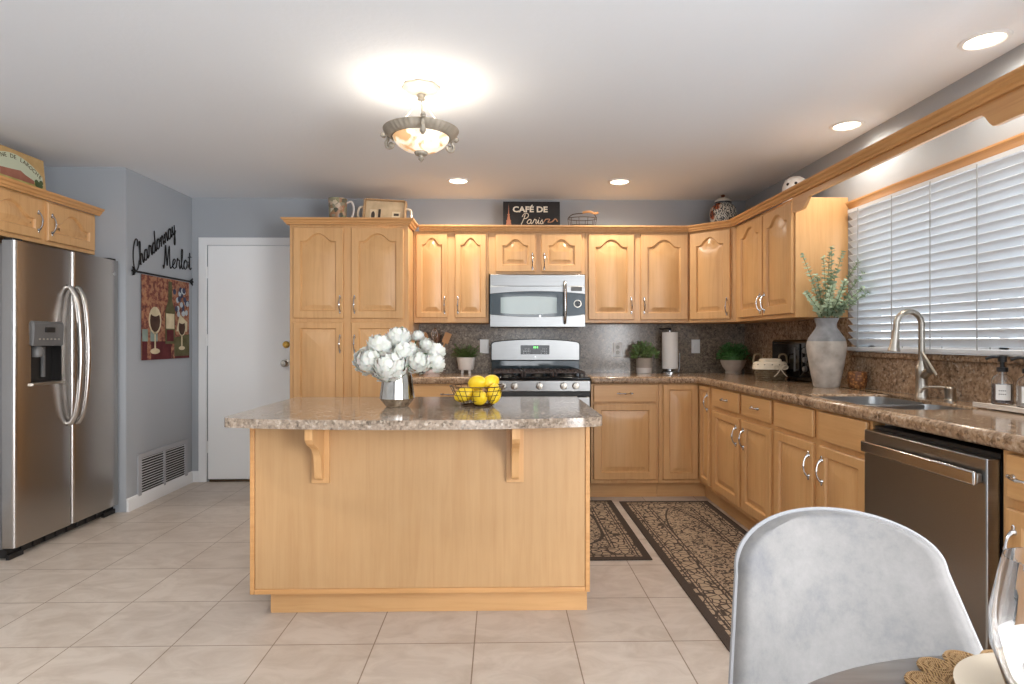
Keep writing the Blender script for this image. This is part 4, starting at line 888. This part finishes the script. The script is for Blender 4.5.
# lined wicker basket
t = thing('wicker_basket', 'dark wicker basket with cream cloth liner on corner counter', 'basket', (1.875, 4.13, K))
m = MB()
for j in range(9):
    z = 0.006+0.013*j; s_ = 0.80+0.02*j; m.tube([((0.11*s_+0.004*(-1)**(k+j))*cos(2*pi*k/28), (0.085*s_+0.004*(-1)**(k+j))*sin(2*pi*k/28), z) for k in range(28)], 0.007, 6, True)
m.lathe([(0.085, 0.001), (0.0, 0.0012)], (0, 0, 0), 24, sy=0.78); obj('body', m, 'wicker', t)
m = MB(); nn_ = 48
prof = [(0.094, 0.125), (0.100, 0.128), (0.112, 0.118), (0.116, 0.09), (0.119, 0.078)]
m.lathe(prof, (0, 0, 0), nn_, sy=0.80, wave=lambda a, k: (0.02 if k > 2 else 0)*sin(16*a)); obj('liner', m, 'linen', t)
for sg in (-1, 1):
    m = MB().tube(sm([(sg*0.075-0.03, -0.03*sg, 0.12), (sg*0.075-0.02, -0.03*sg, 0.175), (sg*0.075+0.02, -0.03*sg, 0.175), (sg*0.075+0.03, -0.03*sg, 0.12)], 6), 0.006, 8); obj('handle', m, 'wicker', t)
m = MB()
for sg in (-1, 1):
    m.tube(sm([(0.03, -0.094, 0.085), (0.03+sg*0.03, -0.10, 0.108), (0.03+sg*0.05, -0.098, 0.095), (0.03+sg*0.03, -0.10, 0.08), (0.03, -0.094, 0.085)], 4), 0.0035, 6); m.tube(sm([(0.03, -0.094, 0.085), (0.03+sg*0.02, -0.096, 0.055), (0.03+sg*0.045, -0.094, 0.03)], 4), 0.0035, 6)
m.ball((0.03, -0.096, 0.085), 0.008, 8, 6); obj('bow', m, 'linen', t)
m = MB().box(-0.065, 0.065, -0.045, 0.045, 0.05, 0.15); tag(obj('folded_cloth', m, 'linen', bevel=0.014, seg=3), 'folded cream cloth tucked inside the wicker basket', 'cloth').location = (1.875, 4.13, K)
# black boxy appliance
t = thing('countertop_appliance', 'glossy black boxy appliance against right wall behind the grey vase', 'appliance', (1.992, 4.37, K), -pi/2)
obj('body', MB().box(0, 0.62, 0, 0.132, 0.012, 0.282), 'blackgloss', t, bevel=0.022, seg=4)
obj('door', MB().box(0.05, 0.43, -0.008, -0.0005, 0.045, 0.255), 'blackgloss', t, bevel=0.004)
m = MB().tube([(0.415, -0.03, 0.07), (0.415, -0.03, 0.23)], 0.007, 10); m.tube([(0.415, -0.008, 0.08), (0.415, -0.03, 0.08)], 0.005, 8); m.tube([(0.415, -0.008, 0.22), (0.415, -0.03, 0.22)], 0.005, 8); obj('handle', m, 'grey', t)
m = MB()
for z in (0.09, 0.15, 0.21): m.lathe([(0.02, 0.001), (0.017, -0.016), (0, -0.017)], (0.50, 0, z), 16, 'y')
obj('knobs', m, 'grey', t)
m = MB()
for x in (0.05, 0.57):
    for y in (0.025, 0.105): m.lathe([(0.012, 0), (0.012, 0.014)], (x, y, 0), 12)
obj('feet', m, 'black', t)
# tall vase with eucalyptus
VX, VYc = 1.935, 3.52
t = thing('cement_vase', 'tall weathered grey vase on the counter beside the window', 'vase', (VX, VYc, K))
m = MB().lathe([(0.066, 0), (0.070, 0.008), (0.088, 0.10), (0.104, 0.20), (0.108, 0.245), (0.104, 0.272)], (0, 0, 0), 40)
m.mi = 1; m.lathe([(0.104, 0.272), (0.098, 0.29), (0.074, 0.325), (0.056, 0.352), (0.054, 0.372), (0.064, 0.400), (0.067, 0.408), (0.058, 0.408), (0.046, 0.372), (0.05, 0.34), (0.09, 0.26), (0.085, 0.10), (0, 0.03)], (0, 0, 0), 40); obj('body', m, ['vase', 'vaseneck'], t)
random.seed(11)
sprigs = [((-0.115, -0.03, 0.74), 'far left sprig, leaning outward'), ((-0.075, -0.05, 0.62), 'second sprig from the left, shorter than its neighbours'), ((-0.035, -0.05, 0.72), 'third sprig from the left'), ((0.0, -0.02, 0.76), 'upright sprig in the middle'), ((0.03, -0.01, 0.80), 'tallest sprig'), ((0.06, 0.0, 0.77), 'sprig just right of the tallest'), ((0.10, -0.05, 0.70), 'sprig leaning right over the window edge'),
          ((0.16, -0.08, 0.72), 'sprig reaching furthest right over the blind'), ((0.15, -0.12, 0.56), 'low sprig drooping right in front of the blind'), ((-0.13, -0.09, 0.52), 'low sprig arching left'), ((-0.05, -0.12, 0.55), 'short sprig at the front left'), ((0.02, -0.13, 0.58), 'short sprig at the front'), ((0.08, -0.12, 0.54), 'short sprig at the front right'), ((0.04, 0.02, 0.64), 'short sprig at the back')]
for (ex, ey, ez), lab in sprigs:
    t = thing('eucalyptus_sprig', 'sage eucalyptus in the grey vase, '+lab, 'sprig', (VX, VYc, K+0.03), 0, 'eucalyptus sprigs in the grey vase')
    b = (ex*0.10, ey*0.10, 0.0); mid = (ex*0.28, ey*0.28, 0.36); P = sm([b, mid, (ex*0.75, ey*0.75, 0.36+(ez-0.36)*0.55), (ex*1.4+random.uniform(-.02, .02), ey*1.4, ez)], 8)
    m = MB().tube(P, [0.0026-0.0014*k/len(P) for k in range(len(P))], 5); obj('stem', m, 'stem', t)
    m = MB()
    for k in range(9, len(P)):
        d = (P[min(k+1, len(P)-1)]-P[k-1]).normalized(); sz = 0.034*(1.15-0.5*(k-9)/(len(P)-9))
        for q_ in range(4):
            a = k*1.7+q_*1.57+random.uniform(-.5, .5); o_ = d.orthogonal().normalized(); o_.rotate(Matrix.Rotation(a, 3, d)); m.leaf(P[k]+d*random.uniform(-.008, .008), o_+d*random.uniform(0.1, 0.9), d+o_*random.uniform(-.3, .5), sz*random.uniform(.7, 1.15), sz*0.85, 0.08)
    obj('leaves', m, 'euca', t, smooth=False)
q = NT('amber_lattice'); n = q.n('ShaderNodeTexVoronoi', Scale=70.0); q.l(q.coord(), n.inputs['Vector']); q.l(q.ramp(n.outputs['Distance'], [(0.15, (196, 140, 84)), (0.6, (110, 66, 36))]), q.b.inputs['Base Color']); q.set(Roughness=0.4); q.bump(n.outputs['Distance'], 0.6, 0.004); amber = q.m
t = thing('amber_candle_cup', 'small amber textured cup behind the grey vase', 'cup', (2.065, 3.43, K))
m = MB().lathe([(0.038, 0), (0.044, 0.01), (0.052, 0.05), (0.05, 0.095), (0.045, 0.097), (0.045, 0.05), (0.036, 0.012), (0, 0.010)], (0, 0, 0), 32, wave=lambda a, k: 0.05*sin(9*a+k*1.6)); obj('cup', m, amber, t)
# soap bottles on a white tray
t = thing('soap_tray', 'narrow white wooden tray under the soap bottles', 'tray', (2.03, 2.20, K))
m = MB().box(-0.075, 0.08, -0.27, 0.245, 0.004, 0.018); m.box(-0.075, -0.066, -0.27, 0.245, 0.0185, 0.024); obj('board', m, plain('tray_white', (226, 216, 204), 0.5), t, bevel=0.002)
m = MB(); 
for y in (-0.2, 0.18): m.box(-0.06, 0.06, y-0.01, y+0.01, 0, 0.0038)
obj('feet', m, 'ceramic', t, smooth=False)
def bottle(x, y, lab, liquid):
    t = thing('soap_bottle', lab, 'bottle', (x, y, K+0.0185), 0, 'soap bottles on the tray')
    m = MB().lathe([(0.033, 0), (0.036, 0.004), (0.036, 0.095), (0.030, 0.112), (0.016, 0.122), (0.014, 0.132), (0.012, 0.132), (0.014, 0.12), (0.028, 0.108), (0.034, 0.093), (0.034, 0.006), (0, 0.004)], (0, 0, 0), 32); obj('bottle_body', m, 'glass', t)
    m = MB().lathe([(0.0335, 0.0065), (0.0335, 0.085), (0, 0.085)], (0, 0, 0), 28); obj('liquid', m, liquid, t)
    m = MB(); n_ = 10; A = [R(-165+80*k/n_) for k in range(n_+1)]
    for z0_, z1_ in ((0.02, 0.082),):
        I = [[m.P((0.0366*cos(a), 0.0366*sin(a), z)) for a in A] for z in (z0_, z1_)]
        for k in range(n_): m.F(I[0][k], I[0][k+1], I[1][k+1], I[1][k])
    lb = obj('paper_label', m, 'paper', t)
    m = MB(); 
    for i in range(2):                                              # two short faded lines of print, too small to read in the photo
        for q_ in range(4):
            a0 = R(-148)+q_*0.17; I = [m.P((0.0370*cos(a), 0.0370*sin(a), z)) for a, z in ((a0, 0.056-0.014*i), (a0+0.11, 0.056-0.014*i), (a0+0.11, 0.0595-0.014*i), (a0, 0.0595-0.014*i))]; m.F(*I)
    obj('print', m, 'ink', lb, smooth=False)
    m = MB().lathe([(0.019, 0.1325), (0.019, 0.150), (0.008, 0.152), (0.008, 0.172), (0.015, 0.173), (0.015, 0.196), (0, 0.198)], (0, 0, 0), 24); m.tube(sm([(0, 0, 0.19), (-0.03, 0.012, 0.192), (-0.052, 0.02, 0.184)], 4), [0.006]*9, 8); obj('pump', m, 'black', t)
    m = MB().tube([(0, 0, 0.02), (0, 0, 0.132)], 0.003, 6); obj('dip_tube', m, 'plastic', t)
bottle(2.03, 2.385, 'clear soap bottle with black pump at left end of the white tray', plain('soap_mauve', (142, 132, 136), 0.1, 0, 0, Transmission_Weight=0.6))
bottle(2.03, 2.265, 'soap bottle with black pump at right picture edge on the white tray', plain('soap_pale', (216, 208, 200), 0.1, 0, 0, Transmission_Weight=0.4))
# left back counter: crock with utensils, footed fern pot
t = thing('utensil_crock', 'pale ceramic crock holding utensils beside the pantry', 'crock', (-0.575, 5.05, K))
m = MB().lathe([(0.066, 0), (0.070, 0.01), (0.074, 0.185), (0.068, 0.185), (0.064, 0.012), (0, 0.010)], (0, 0, 0), 32); obj('body', m, plain('blush_ceramic', (228, 212, 206), 0.35), t)
def utensil(lab, name, tilt, az, head, mat):
    t = thing(name, lab, 'utensil', (-0.575+0.015*cos(az), 5.05+0.015*sin(az), K+0.013), 0, 'utensils in the crock')
    d = Vector((sin(tilt)*cos(az), sin(tilt)*sin(az), cos(tilt))); m = MB().tube([d*0.0, d*0.26], 0.0065, 8); obj('handle', m, mat, t)
    m = MB(); s_ = d.cross(Vector((0, 1, 0))).normalized(); f = d.cross(s_).normalized(); Xm = Matrix((( *[0]*4,), (*[0]*4,), (*[0]*4,), (0, 0, 0, 1)))
    for r_ in range(3): Xm[r_][0], Xm[r_][1], Xm[r_][2], Xm[r_][3] = s_[r_], f[r_], d[r_], d[r_]*0.26
    m.X = Xm
    if head == 'spoon': m.ball((0, 0, 0.035), (0.026, 0.008, 0.042), 14, 10)
    elif head == 'spatula': m.box(-0.028, 0.028, -0.004, 0.004, 0.0, 0.09)
    else:
        for k in range(5): a = pi*k/5; m.tube(sm([(0, 0, -0.005), (0.028*cos(a), 0.028*sin(a), 0.06), (0, 0, 0.11), (-0.028*cos(a), -0.028*sin(a), 0.06), (0, 0, -0.005)], 5), 0.0018, 5)
    m.X = Matrix(); obj('head', m, mat, t)
utensil('wooden spatula leaning furthest right in the pale crock', 'wooden_spatula', R(22), R(-5), 'spatula', 'spoonwood')
utensil('wooden spoon standing upright in the pale crock', 'wooden_spoon', R(8), R(170), 'spoon', 'spoonwood')
utensil('dark wooden spoon leaning back in the pale crock', 'wooden_spoon', R(13), R(60), 'spoon', plain('dark_utensil_wood', (112, 78, 52), 0.6))
utensil('steel whisk in the pale crock', 'whisk', R(9), R(-60), 'whisk', 'chrome')
t = thing('potted_fern', 'spiky fern in small footed white pot left of the range', 'plant', (-0.285, 5.05, K))
m = MB().lathe([(0.058, 0.028), (0.064, 0.035), (0.080, 0.135), (0.074, 0.135), (0.06, 0.11), (0, 0.11)], (0, 0, 0), 32); obj('pot', m, 'ceramic', t)
m = MB()
for k in range(4): a = R(45+90*k); m.tube([(0.042*cos(a), 0.042*sin(a), 0.032), (0.045*cos(a), 0.045*sin(a), 0.0)], 0.010, 10)
obj('feet', m, 'ceramic', t)
m = MB()
for k in range(70):
    a = random.uniform(0, 2*pi); e_ = random.uniform(0.25, 1.2); L = random.uniform(0.09, 0.16); p0 = Vector((random.uniform(-.045, .045), random.uniform(-.045, .045), 0.115)); d = Vector((cos(a)*cos(e_), sin(a)*cos(e_)*0.8, sin(e_)))
    P = sm([p0, p0+d*L*0.6, p0+d*L+Vector((0, 0, -0.015*cos(e_)))], 4)
    for j in range(1, len(P)-1):
        dd = (P[j+1]-P[j]).normalized(); sd = dd.cross(Vector((0, 0, 1))).normalized()
        for sg in (-1, 1): m.leaf(P[j], dd*0.7+sd*sg, (0, 0, 1), 0.026, 0.011)
obj('foliage', m, 'leaf', t, smooth=False)

# ------------------------------------------------------------------ on the island: peonies, lemons
IK = IZ1+0.0008
VSX, VSY = -0.50, 2.93
t = thing('silver_vase', 'silver mercury-glass vase holding white peonies on the island', 'vase', (VSX, VSY, IK))
m = MB().lathe([(0.050, 0), (0.056, 0.004), (0.082, 0.040), (0.080, 0.055), (0.070, 0.14), (0.066, 0.178), (0.061, 0.178), (0.066, 0.13), (0.074, 0.05), (0.048, 0.01), (0, 0.008)], (0, 0, 0), 72, wave=lambda a, k: 0.035*abs(sin(7*a)) if 1 < k < 5 else 0); obj('body', m, 'merc', t)
def bloom_mesh(seed):
    random.seed(seed); m = MB()
    m.ball((0, 0, 0), 0.72, 16, 12)
    for layer, (rad, cnt, size, lo, hi) in enumerate(((0.55, 16, 0.52, 0.15, 1.0), (0.72, 30, 0.55, -0.25, 0.95), (0.86, 36, 0.58, -0.55, 0.8), (0.95, 24, 0.60, -0.7, 0.25))):
        for k in range(cnt):
            z = lo+(hi-lo)*(k+0.5)/cnt; z += random.uniform(-.08, .08); z = max(-0.95, min(0.99, z)); a = k*2.399+layer; r_ = math.sqrt(max(0, 1-z*z)); n_ = Vector((r_*cos(a), r_*sin(a), z))
            up = Vector((0, 0, 1))-n_*z; up = up.normalized() if up.length > 1e-3 else Vector((1, 0, 0)); sd = n_.cross(up); tilt = 0.35
            G = []
            for i in range(4):
                row = []
                for j in range(5):
                    u = (j/4-0.5)*size; v = (i/3-0.35)*size*1.05; ed = 1-0.25*(abs(j-2)/2)*(i/3)
                    out = rad+0.13*(i/3)**2*1.2+random.uniform(-.02, .02)+(0.05*sin(j*2.6+k) if i == 3 else 0)-u*u*0.5
                    p = (n_+up*v*ed*0.95+sd*u*(0.55+0.5*sin(pi*(i+0.6)/3.9))); p = p.normalized()*out
                    row.append(m.P(p))
                G.append(row)
            for i in range(3):
                for j in range(4): m.F(G[i][j], G[i][j+1], G[i+1][j+1], G[i+1][j])
    return m
bl = [bloom_mesh(s) for s in (1, 2)]
bmesh_objs = []
flowers = [((-0.525, 2.885, 1.094), .078, 'large white peony at front centre of the silver vase'), ((-0.632, 2.92, 1.122), .066, 'white peony furthest left in the silver vase'), ((-0.50, 2.97, 1.232), .056, 'topmost white peony in the silver vase'), ((-0.585, 2.96, 1.188), .060, 'white peony upper left in the silver vase'),
           ((-0.392, 2.91, 1.118), .060, 'white peony right of the large front bloom'), ((-0.322, 2.945, 1.108), .050, 'white peony low at far right of the silver vase'), ((-0.318, 2.96, 1.160), .042, 'white peony high at far right of the silver vase'), ((-0.462, 2.93, 1.158), .056, 'white peony behind and above the large front bloom'),
           ((-0.405, 2.97, 1.240), .028, 'round white peony bud rising upper right of the bouquet'), ((-0.358, 2.935, 1.198), .032, 'half-open white peony bud below the round bud')]
petal_mesh = {}
for i, (p, r_, lab) in enumerate(flowers):
    t = thing('peony', lab, 'flower', (VSX, VSY, IK+0.012), 0, 'white peonies in the silver vase')
    rel = Vector(p)-Vector((VSX, VSY, IK+0.012)); k = i % 2
    if k not in petal_mesh:
        b = obj('bloom', bl[k], 'petal', t, angle=180); petal_mesh[k] = b.data
    else: b = bpy.data.objects.new('bloom', petal_mesh[k]); COL.objects.link(b); b.parent = t
    b.location = rel; b.scale = (r_*1.14, r_*1.14, r_*1.02); d = rel-Vector((0, 0, 0.12)); b.rotation_euler = (d.normalized().y*-0.9, d.normalized().x*0.9, i*1.3)
    m = MB().tube(sm([(rel.x*0.08, rel.y*0.1, 0), (rel.x*0.25, rel.y*0.25, 0.155), (rel.x*0.7, rel.y*0.7, 0.165+(rel.z-0.165)*0.5), tuple(rel)], 5), 0.0035, 6); obj('stem', m, 'stem', t)
    m = MB()
    for q_ in range(3): a = i*1.1+q_*2.2; m.leaf((rel.x*0.75, rel.y*0.75, 0.165+(rel.z-0.165)*0.55), (cos(a), sin(a)-0.4, 0.25-0.4*(q_ == 0)), (0, 0, 1), 0.085, 0.032)
    obj('leaf', m, 'leafdark', t, smooth=False)
random.seed(5)
LX, LY = -0.112, 2.95
t = thing('wire_fruit_bowl', 'dark wire fruit bowl holding lemons on the island', 'bowl', (LX, LY, IK))
m = MB()
def bowl_r(z): return 0.072+0.062*(z/0.098)**0.75
for z in (0.004, 0.03, 0.055, 0.078, 0.098):
    m.tube([(bowl_r(z)*cos(2*pi*k/40), bowl_r(z)*sin(2*pi*k/40), z) for k in range(40)], 0.0026 if z > 0.09 else 0.0016, 6, True)
for k in range(22):
    a = 2*pi*k/22; m.tube([(bowl_r(z)*cos(a), bowl_r(z)*sin(a), z) for z in (0.004, 0.03, 0.055, 0.078, 0.098)], 0.0016, 5)
for k in range(7): y = -0.06+0.02*k; x = math.sqrt(0.072**2-y*y); m.tube([(-x, y, 0.004), (x, y, 0.004)], 0.0016, 5)
obj('frame', m, 'bronze', t)
m = MB().tube([(0.074*cos(2*pi*k/32), 0.074*sin(2*pi*k/32), 0.0025) for k in range(32)], 0.0024, 6, True); obj('foot_ring', m, 'bronze', t)
lem = None
def lemon_mesh():
    m = MB(); nv = 18
    m.lathe([(max(1e-7, 0.036*sin(pi*k/nv)**0.85), -0.046*cos(pi*k/nv)*(1+0.14*abs(cos(pi*k/nv))**10)) for k in range(nv+1)], (0, 0, 0), 24); return m
for i, (x, y, z, rot, lab) in enumerate(((0.014, -0.066, 0.044, (1.3, 0.5, 0.3), 'lemon lowest at the front of the wire bowl'), (-0.062, -0.022, 0.056, (1.2, 0.2, 1.4), 'lemon at the left of the wire bowl'), (0.082, -0.014, 0.060, (0.3, 0.2, 2.2), 'lemon at the right of the wire bowl'), (0.000, -0.004, 0.112, (1.4, 0.3, 0.9), 'lemon on top of the pile in the wire bowl'), (0.066, 0.048, 0.112, (1.1, 0.9, 2.0), 'lemon upper right behind the others in the wire bowl'), (-0.006, 0.066, 0.044, (1.4, 0.0, 0.2), 'lemon at the back bottom of the wire bowl'))):
    if lem is None: lem = o = obj('lemon', lemon_mesh(), 'lemon')
    else: o = lem.copy(); COL.objects.link(o)
    o.location = (LX+x, LY+y, IK+z); o.rotation_euler = rot; tag(o, lab, 'lemon', 'lemons in the wire bowl')

# ------------------------------------------------------------------ rugs
def rug_mat(name, w_, l_):
    q = NT(name); tc = q.n('ShaderNodeTexCoord'); sp = q.n('ShaderNodeSeparateXYZ'); q.l(tc.outputs['Object'], sp.inputs[0])
    def mth(op, a, b=None):
        n_ = q.n('ShaderNodeMath', operation=op)
        for i, v in enumerate((a, b)):
            if v is None: continue
            if isinstance(v, (int, float)): n_.inputs[i].default_value = v
            else: q.l(v, n_.inputs[i])
        return n_.outputs[0]
    dx = mth('SUBTRACT', w_/2, mth('ABSOLUTE', sp.outputs[0])); dy = mth('SUBTRACT', l_/2, mth('ABSOLUTE', sp.outputs[1])); d = mth('MINIMUM', dx, dy)
    n1 = q.n('ShaderNodeTexNoise', Scale=26.0, Detail=3.0, Roughness=0.6, Distortion=2.2); q.l(tc.outputs['Object'], n1.inputs['Vector'])
    vo = q.n('ShaderNodeTexVoronoi', Scale=24.0, feature='DISTANCE_TO_EDGE'); q.l(tc.outputs['Object'], vo.inputs['Vector'])
    wv = q.n('ShaderNodeTexNoise', Scale=320.0, Detail=2.0); q.l(tc.outputs['Object'], wv.inputs['Vector'])
    DK, TN = (70, 57, 48), (178, 156, 131)
    field = q.ramp(n1.outputs['Fac'], [(0.46, DK), (0.50, TN)])
    bord = q.ramp(vo.outputs['Distance'], [(0.05, (70, 56, 46)), (0.10, TN)])
    stripes = q.ramp(mth('MULTIPLY', d, 1/0.30), [(0.0, DK), (0.215, DK)])
    stops = [(0.0, (0, 0, 0)), (0.16, (255, 255, 255))]
    def band(lo, hi): return mth('MULTIPLY', mth('GREATER_THAN', d, lo), mth('LESS_THAN', d, hi))
    c = q.mix(mth('GREATER_THAN', d, 0.20), bord, field)
    lines = mth('ADD', mth('ADD', band(0.062, 0.070), band(0.080, 0.086)), mth('ADD', band(0.172, 0.180), band(0.192, 0.200)))
    c = q.mix(lines, c, DK)
    c = q.mix(mth('LESS_THAN', d, 0.045), c, DK)
    # pointed medallion outline in the field
    el = mth('ADD', mth('POWER', mth('DIVIDE', mth('ABSOLUTE', sp.outputs[0]), w_/2-0.19), 1.0), mth('POWER', mth('DIVIDE', mth('ABSOLUTE', sp.outputs[1]), l_/2-0.16), 4.0))
    ring = mth('MULTIPLY', mth('GREATER_THAN', el, 0.93), mth('LESS_THAN', el, 1.02)); c = q.mix(mth('MULTIPLY', ring, mth('GREATER_THAN', d, 0.2)), c, DK)
    c = q.mix(0.35, c, q.ramp(wv.outputs['Fac'], [(0.4, (150, 140, 130)), (0.6, (255, 255, 255))]), 'MULTIPLY')
    q.l(c, q.b.inputs['Base Color']); q.set(Roughness=0.95); q.bump(wv.outputs['Fac'], 0.4, 0.003); return q.m
def rug(lab, x0, x1, y0, y1):
    o = obj('rug', MB().box(-(x1-x0)/2, (x1-x0)/2, -(y1-y0)/2, (y1-y0)/2, 0.0005, 0.007), rug_mat('rug_weave', x1-x0, y1-y0), bevel=0.002)
    o.location = ((x0+x1)/2, (y0+y1)/2, 0); tag(o, lab, 'rug', 'brown patterned rugs')
rug('long brown patterned runner rug beside the right base cabinets', 0.895, 1.565, 2.05, 4.50)
rug('brown patterned rug in front of the range, partly behind the island', -0.10, 0.845, 3.305, 4.53)

# ------------------------------------------------------------------ dining corner in the foreground
TX, TY, TR, TH = 0.70, 0.30, 0.592, 0.75
t = thing('dining_table', 'round dark grey dining table at the bottom right corner', 'table', (TX, TY, 0))
q = NT('grey_table_top'); n = q.n('ShaderNodeTexNoise', Scale=4.0, Detail=6.0); q.l(q.coord((1, 8, 1)), n.inputs['Vector']); q.l(q.ramp(n.outputs['Fac'], [(0.3, (96, 92, 90)), (0.7, (124, 120, 118))]), q.b.inputs['Base Color']); q.set(Roughness=0.22)
m = MB().lathe([(TR-0.02, TH-0.032), (TR-0.004, TH-0.022), (TR, TH-0.012), (TR-0.006, TH-0.002), (TR-0.014, TH), (0, TH)], (0, 0, 0), 96); obj('tabletop', m, q.m, t)
m = MB().lathe([(0.05, 0.055), (0.06, 0.10), (0.045, 0.2), (0.045, 0.6), (0.09, 0.70), (0.16, 0.717)], (0, 0, 0), 32); obj('pedestal', m, q.m, t)
m = MB().lathe([(0.30, 0), (0.30, 0.012), (0.26, 0.025), (0.10, 0.045), (0.05, 0.055)], (0, 0, 0), 48); obj('foot', m, q.m, t)
# upholstered tub chair
CHX, CHY = 0.705, 1.02
t = thing('dining_chair', 'grey velvet dining chair with rounded back at the table', 'chair', (CHX, CHY, 0), 0)
q = NT('grey_velvet'); n = q.n('ShaderNodeTexNoise', Scale=9.0, Detail=9.0, Roughness=0.78); q.l(q.coord(), n.inputs['Vector']); q.l(q.ramp(n.outputs['Fac'], [(0.30, (104, 104, 107)), (0.5, (124, 122, 120)), (0.7, (135, 132, 130))]), q.b.inputs['Base Color']); q.set(Roughness=0.8, Sheen_Weight=0.2, Sheen_Roughness=0.4); n3 = q.n('ShaderNodeTexNoise', Scale=60.0, Detail=3.0); q.l(q.coord(), n3.inputs['Vector']); q.bump(n3.outputs['Fac'], 0.06, 0.004); velvet = q.m
def half_w(z): return 0.262-0.045*max(0, (z-0.55))/0.21-0.02*max(0, 0.50-z)/0.1
def shell(s, v, lift):
    if v < 0.55: z = 0.41+0.35*v/0.55; hw = half_w(z)
    else:
        ph = (v-0.55)/0.45*pi/2*0.985; z = 0.76+0.102*sin(ph); hw = 0.217*(1-sin(ph)**2.3)**0.5
    x = s*hw; yc = 0.235+(z-0.6)*0.25
    return (x, yc-0.085*(abs(x)/0.25)**2.0-lift, z-0.017)
m = MB(); NU, NV = 36, 48
def grid(mb, fn):
    G = [[mb.P(fn(-1+2*i/NU, j/NV)) for i in range(NU+1)] for j in range(NV+1)]
    for j in range(NV):
        for i in range(NU): mb.F(G[j][i], G[j][i+1], G[j+1][i+1], G[j+1][i])
    return G
def pad(s, v):
    e_ = min(1, (1-abs(s))/0.10); f = min(1, (1-v)/0.10); return 0.012+0.030*min(e_, f)**0.5
A = grid(m, lambda s, v: shell(s, v, 0.0)); B = grid(m, lambda s, v: shell(s, v, pad(s, v)))
for i in range(NU): m.F(A[-1][i], A[-1][i+1], B[-1][i+1], B[-1][i]); m.F(A[0][i], B[0][i], B[0][i+1], A[0][i+1])
for i in (0, NU):
    for j in range(NV): m.F(A[j][i], A[j+1][i], B[j+1][i], B[j][i])
bk = obj('backrest', m, velvet, t, angle=60)
m = MB(); m.tube([shell(-1.0, v/48, 0.006) for v in range(49)]+[shell(-1+2*k/10, 1, 0.006) for k in range(1, 10)]+[shell(1.0, 1-v/48, 0.006) for v in range(49)], 0.006, 6); obj('piping', m, plain('velvet_piping', (150, 150, 152), 0.7), bk)
m = MB().prism(rr(-0.235, 0.235, -0.24, 0.17, 0.09, 6), 0.40, 0.475, 'z'); obj('seat', m, velvet, t, bevel=0.03, seg=4)
for x in (-0.18, 0.18):
    for y in (-0.18, 0.13):
        m = MB().tube([(x, y, 0.40), (x*1.15, y*1.2, 0.0)], [0.016, 0.010], 12); obj('leg', m, 'black', t)
# place setting
PCX, PCY = 0.70, 0.698
TK = TH+0.0006
t = thing('placemat', 'round braided jute placemat with scalloped edge under the cream plate', 'placemat', (PCX, PCY, TK))
q = NT('jute_braid'); n = q.n('ShaderNodeTexWave', Scale=110.0, Distortion=3.0, Detail=2.0); q.l(q.coord(), n.inputs['Vector']); q.l(q.ramp(n.outputs['Fac'], [(0.2, (112, 82, 50)), (0.7, (186, 150, 104))]), q.b.inputs['Base Color']); q.set(Roughness=0.95); q.bump(n.outputs['Fac'], 0.5, 0.003)
m = MB()
for k in range(18): r_ = 0.012+0.0078*k; m.tube([(r_*cos(2*pi*i/48), r_*sin(2*pi*i/48), 0.004) for i in range(48)], 0.0042, 6, True)
obj('braided_centre', m, q.m, t)
m = MB()
for k in range(18):
    a = 2*pi*k/18; c = (0.160*cos(a), 0.160*sin(a))
    for r_ in (0.022, 0.015, 0.008): m.tube([(c[0]+r_*cos(2*pi*i/18), c[1]+r_*sin(2*pi*i/18), 0.005) for i in range(18)], 0.0042, 6, True)
obj('scalloped_edge', m, q.m, t)
tag(obj('dinner_plate', MB().lathe([(0.07, 0.0), (0.075, 0.003), (0.10, 0.006), (0.133, 0.016), (0.135, 0.019), (0.128, 0.0195), (0.095, 0.0115), (0, 0.0105)], (0, 0, 0), 64), 'cream'), 'cream dinner plate on the jute placemat', 'plate').location = (PCX+0.005, PCY, TK+0.0095)
o = tag(obj('soup_bowl', MB().lathe([(0.045, 0), (0.05, 0.004), (0.085, 0.03), (0.102, 0.066), (0.100, 0.069), (0.094, 0.066), (0.076, 0.03), (0.045, 0.009), (0, 0.008)], (0, 0, 0), 56), 'bowlwhite'), 'white bowl on the cream plate at right picture edge', 'bowl'); o.location = (PCX+0.002, PCY-0.01, TK+0.021)
t = thing('wine_glass', 'clear stemmed wine glass at right picture edge', 'glass', (0.489, 0.52, TK))
m = MB().lathe([(0.036, 0), (0.036, 0.002), (0.008, 0.006), (0.004, 0.012), (0.004, 0.118), (0.012, 0.126), (0.034, 0.155), (0.0455, 0.195), (0.0455, 0.222), (0.039, 0.258), (0.0355, 0.274), (0.0345, 0.274), (0.0378, 0.258), (0.0443, 0.222), (0.0443, 0.196), (0.033, 0.157), (0.010, 0.13), (0, 0.128)], (0, 0, 0), 48); obj('glass', m, 'glass', t)
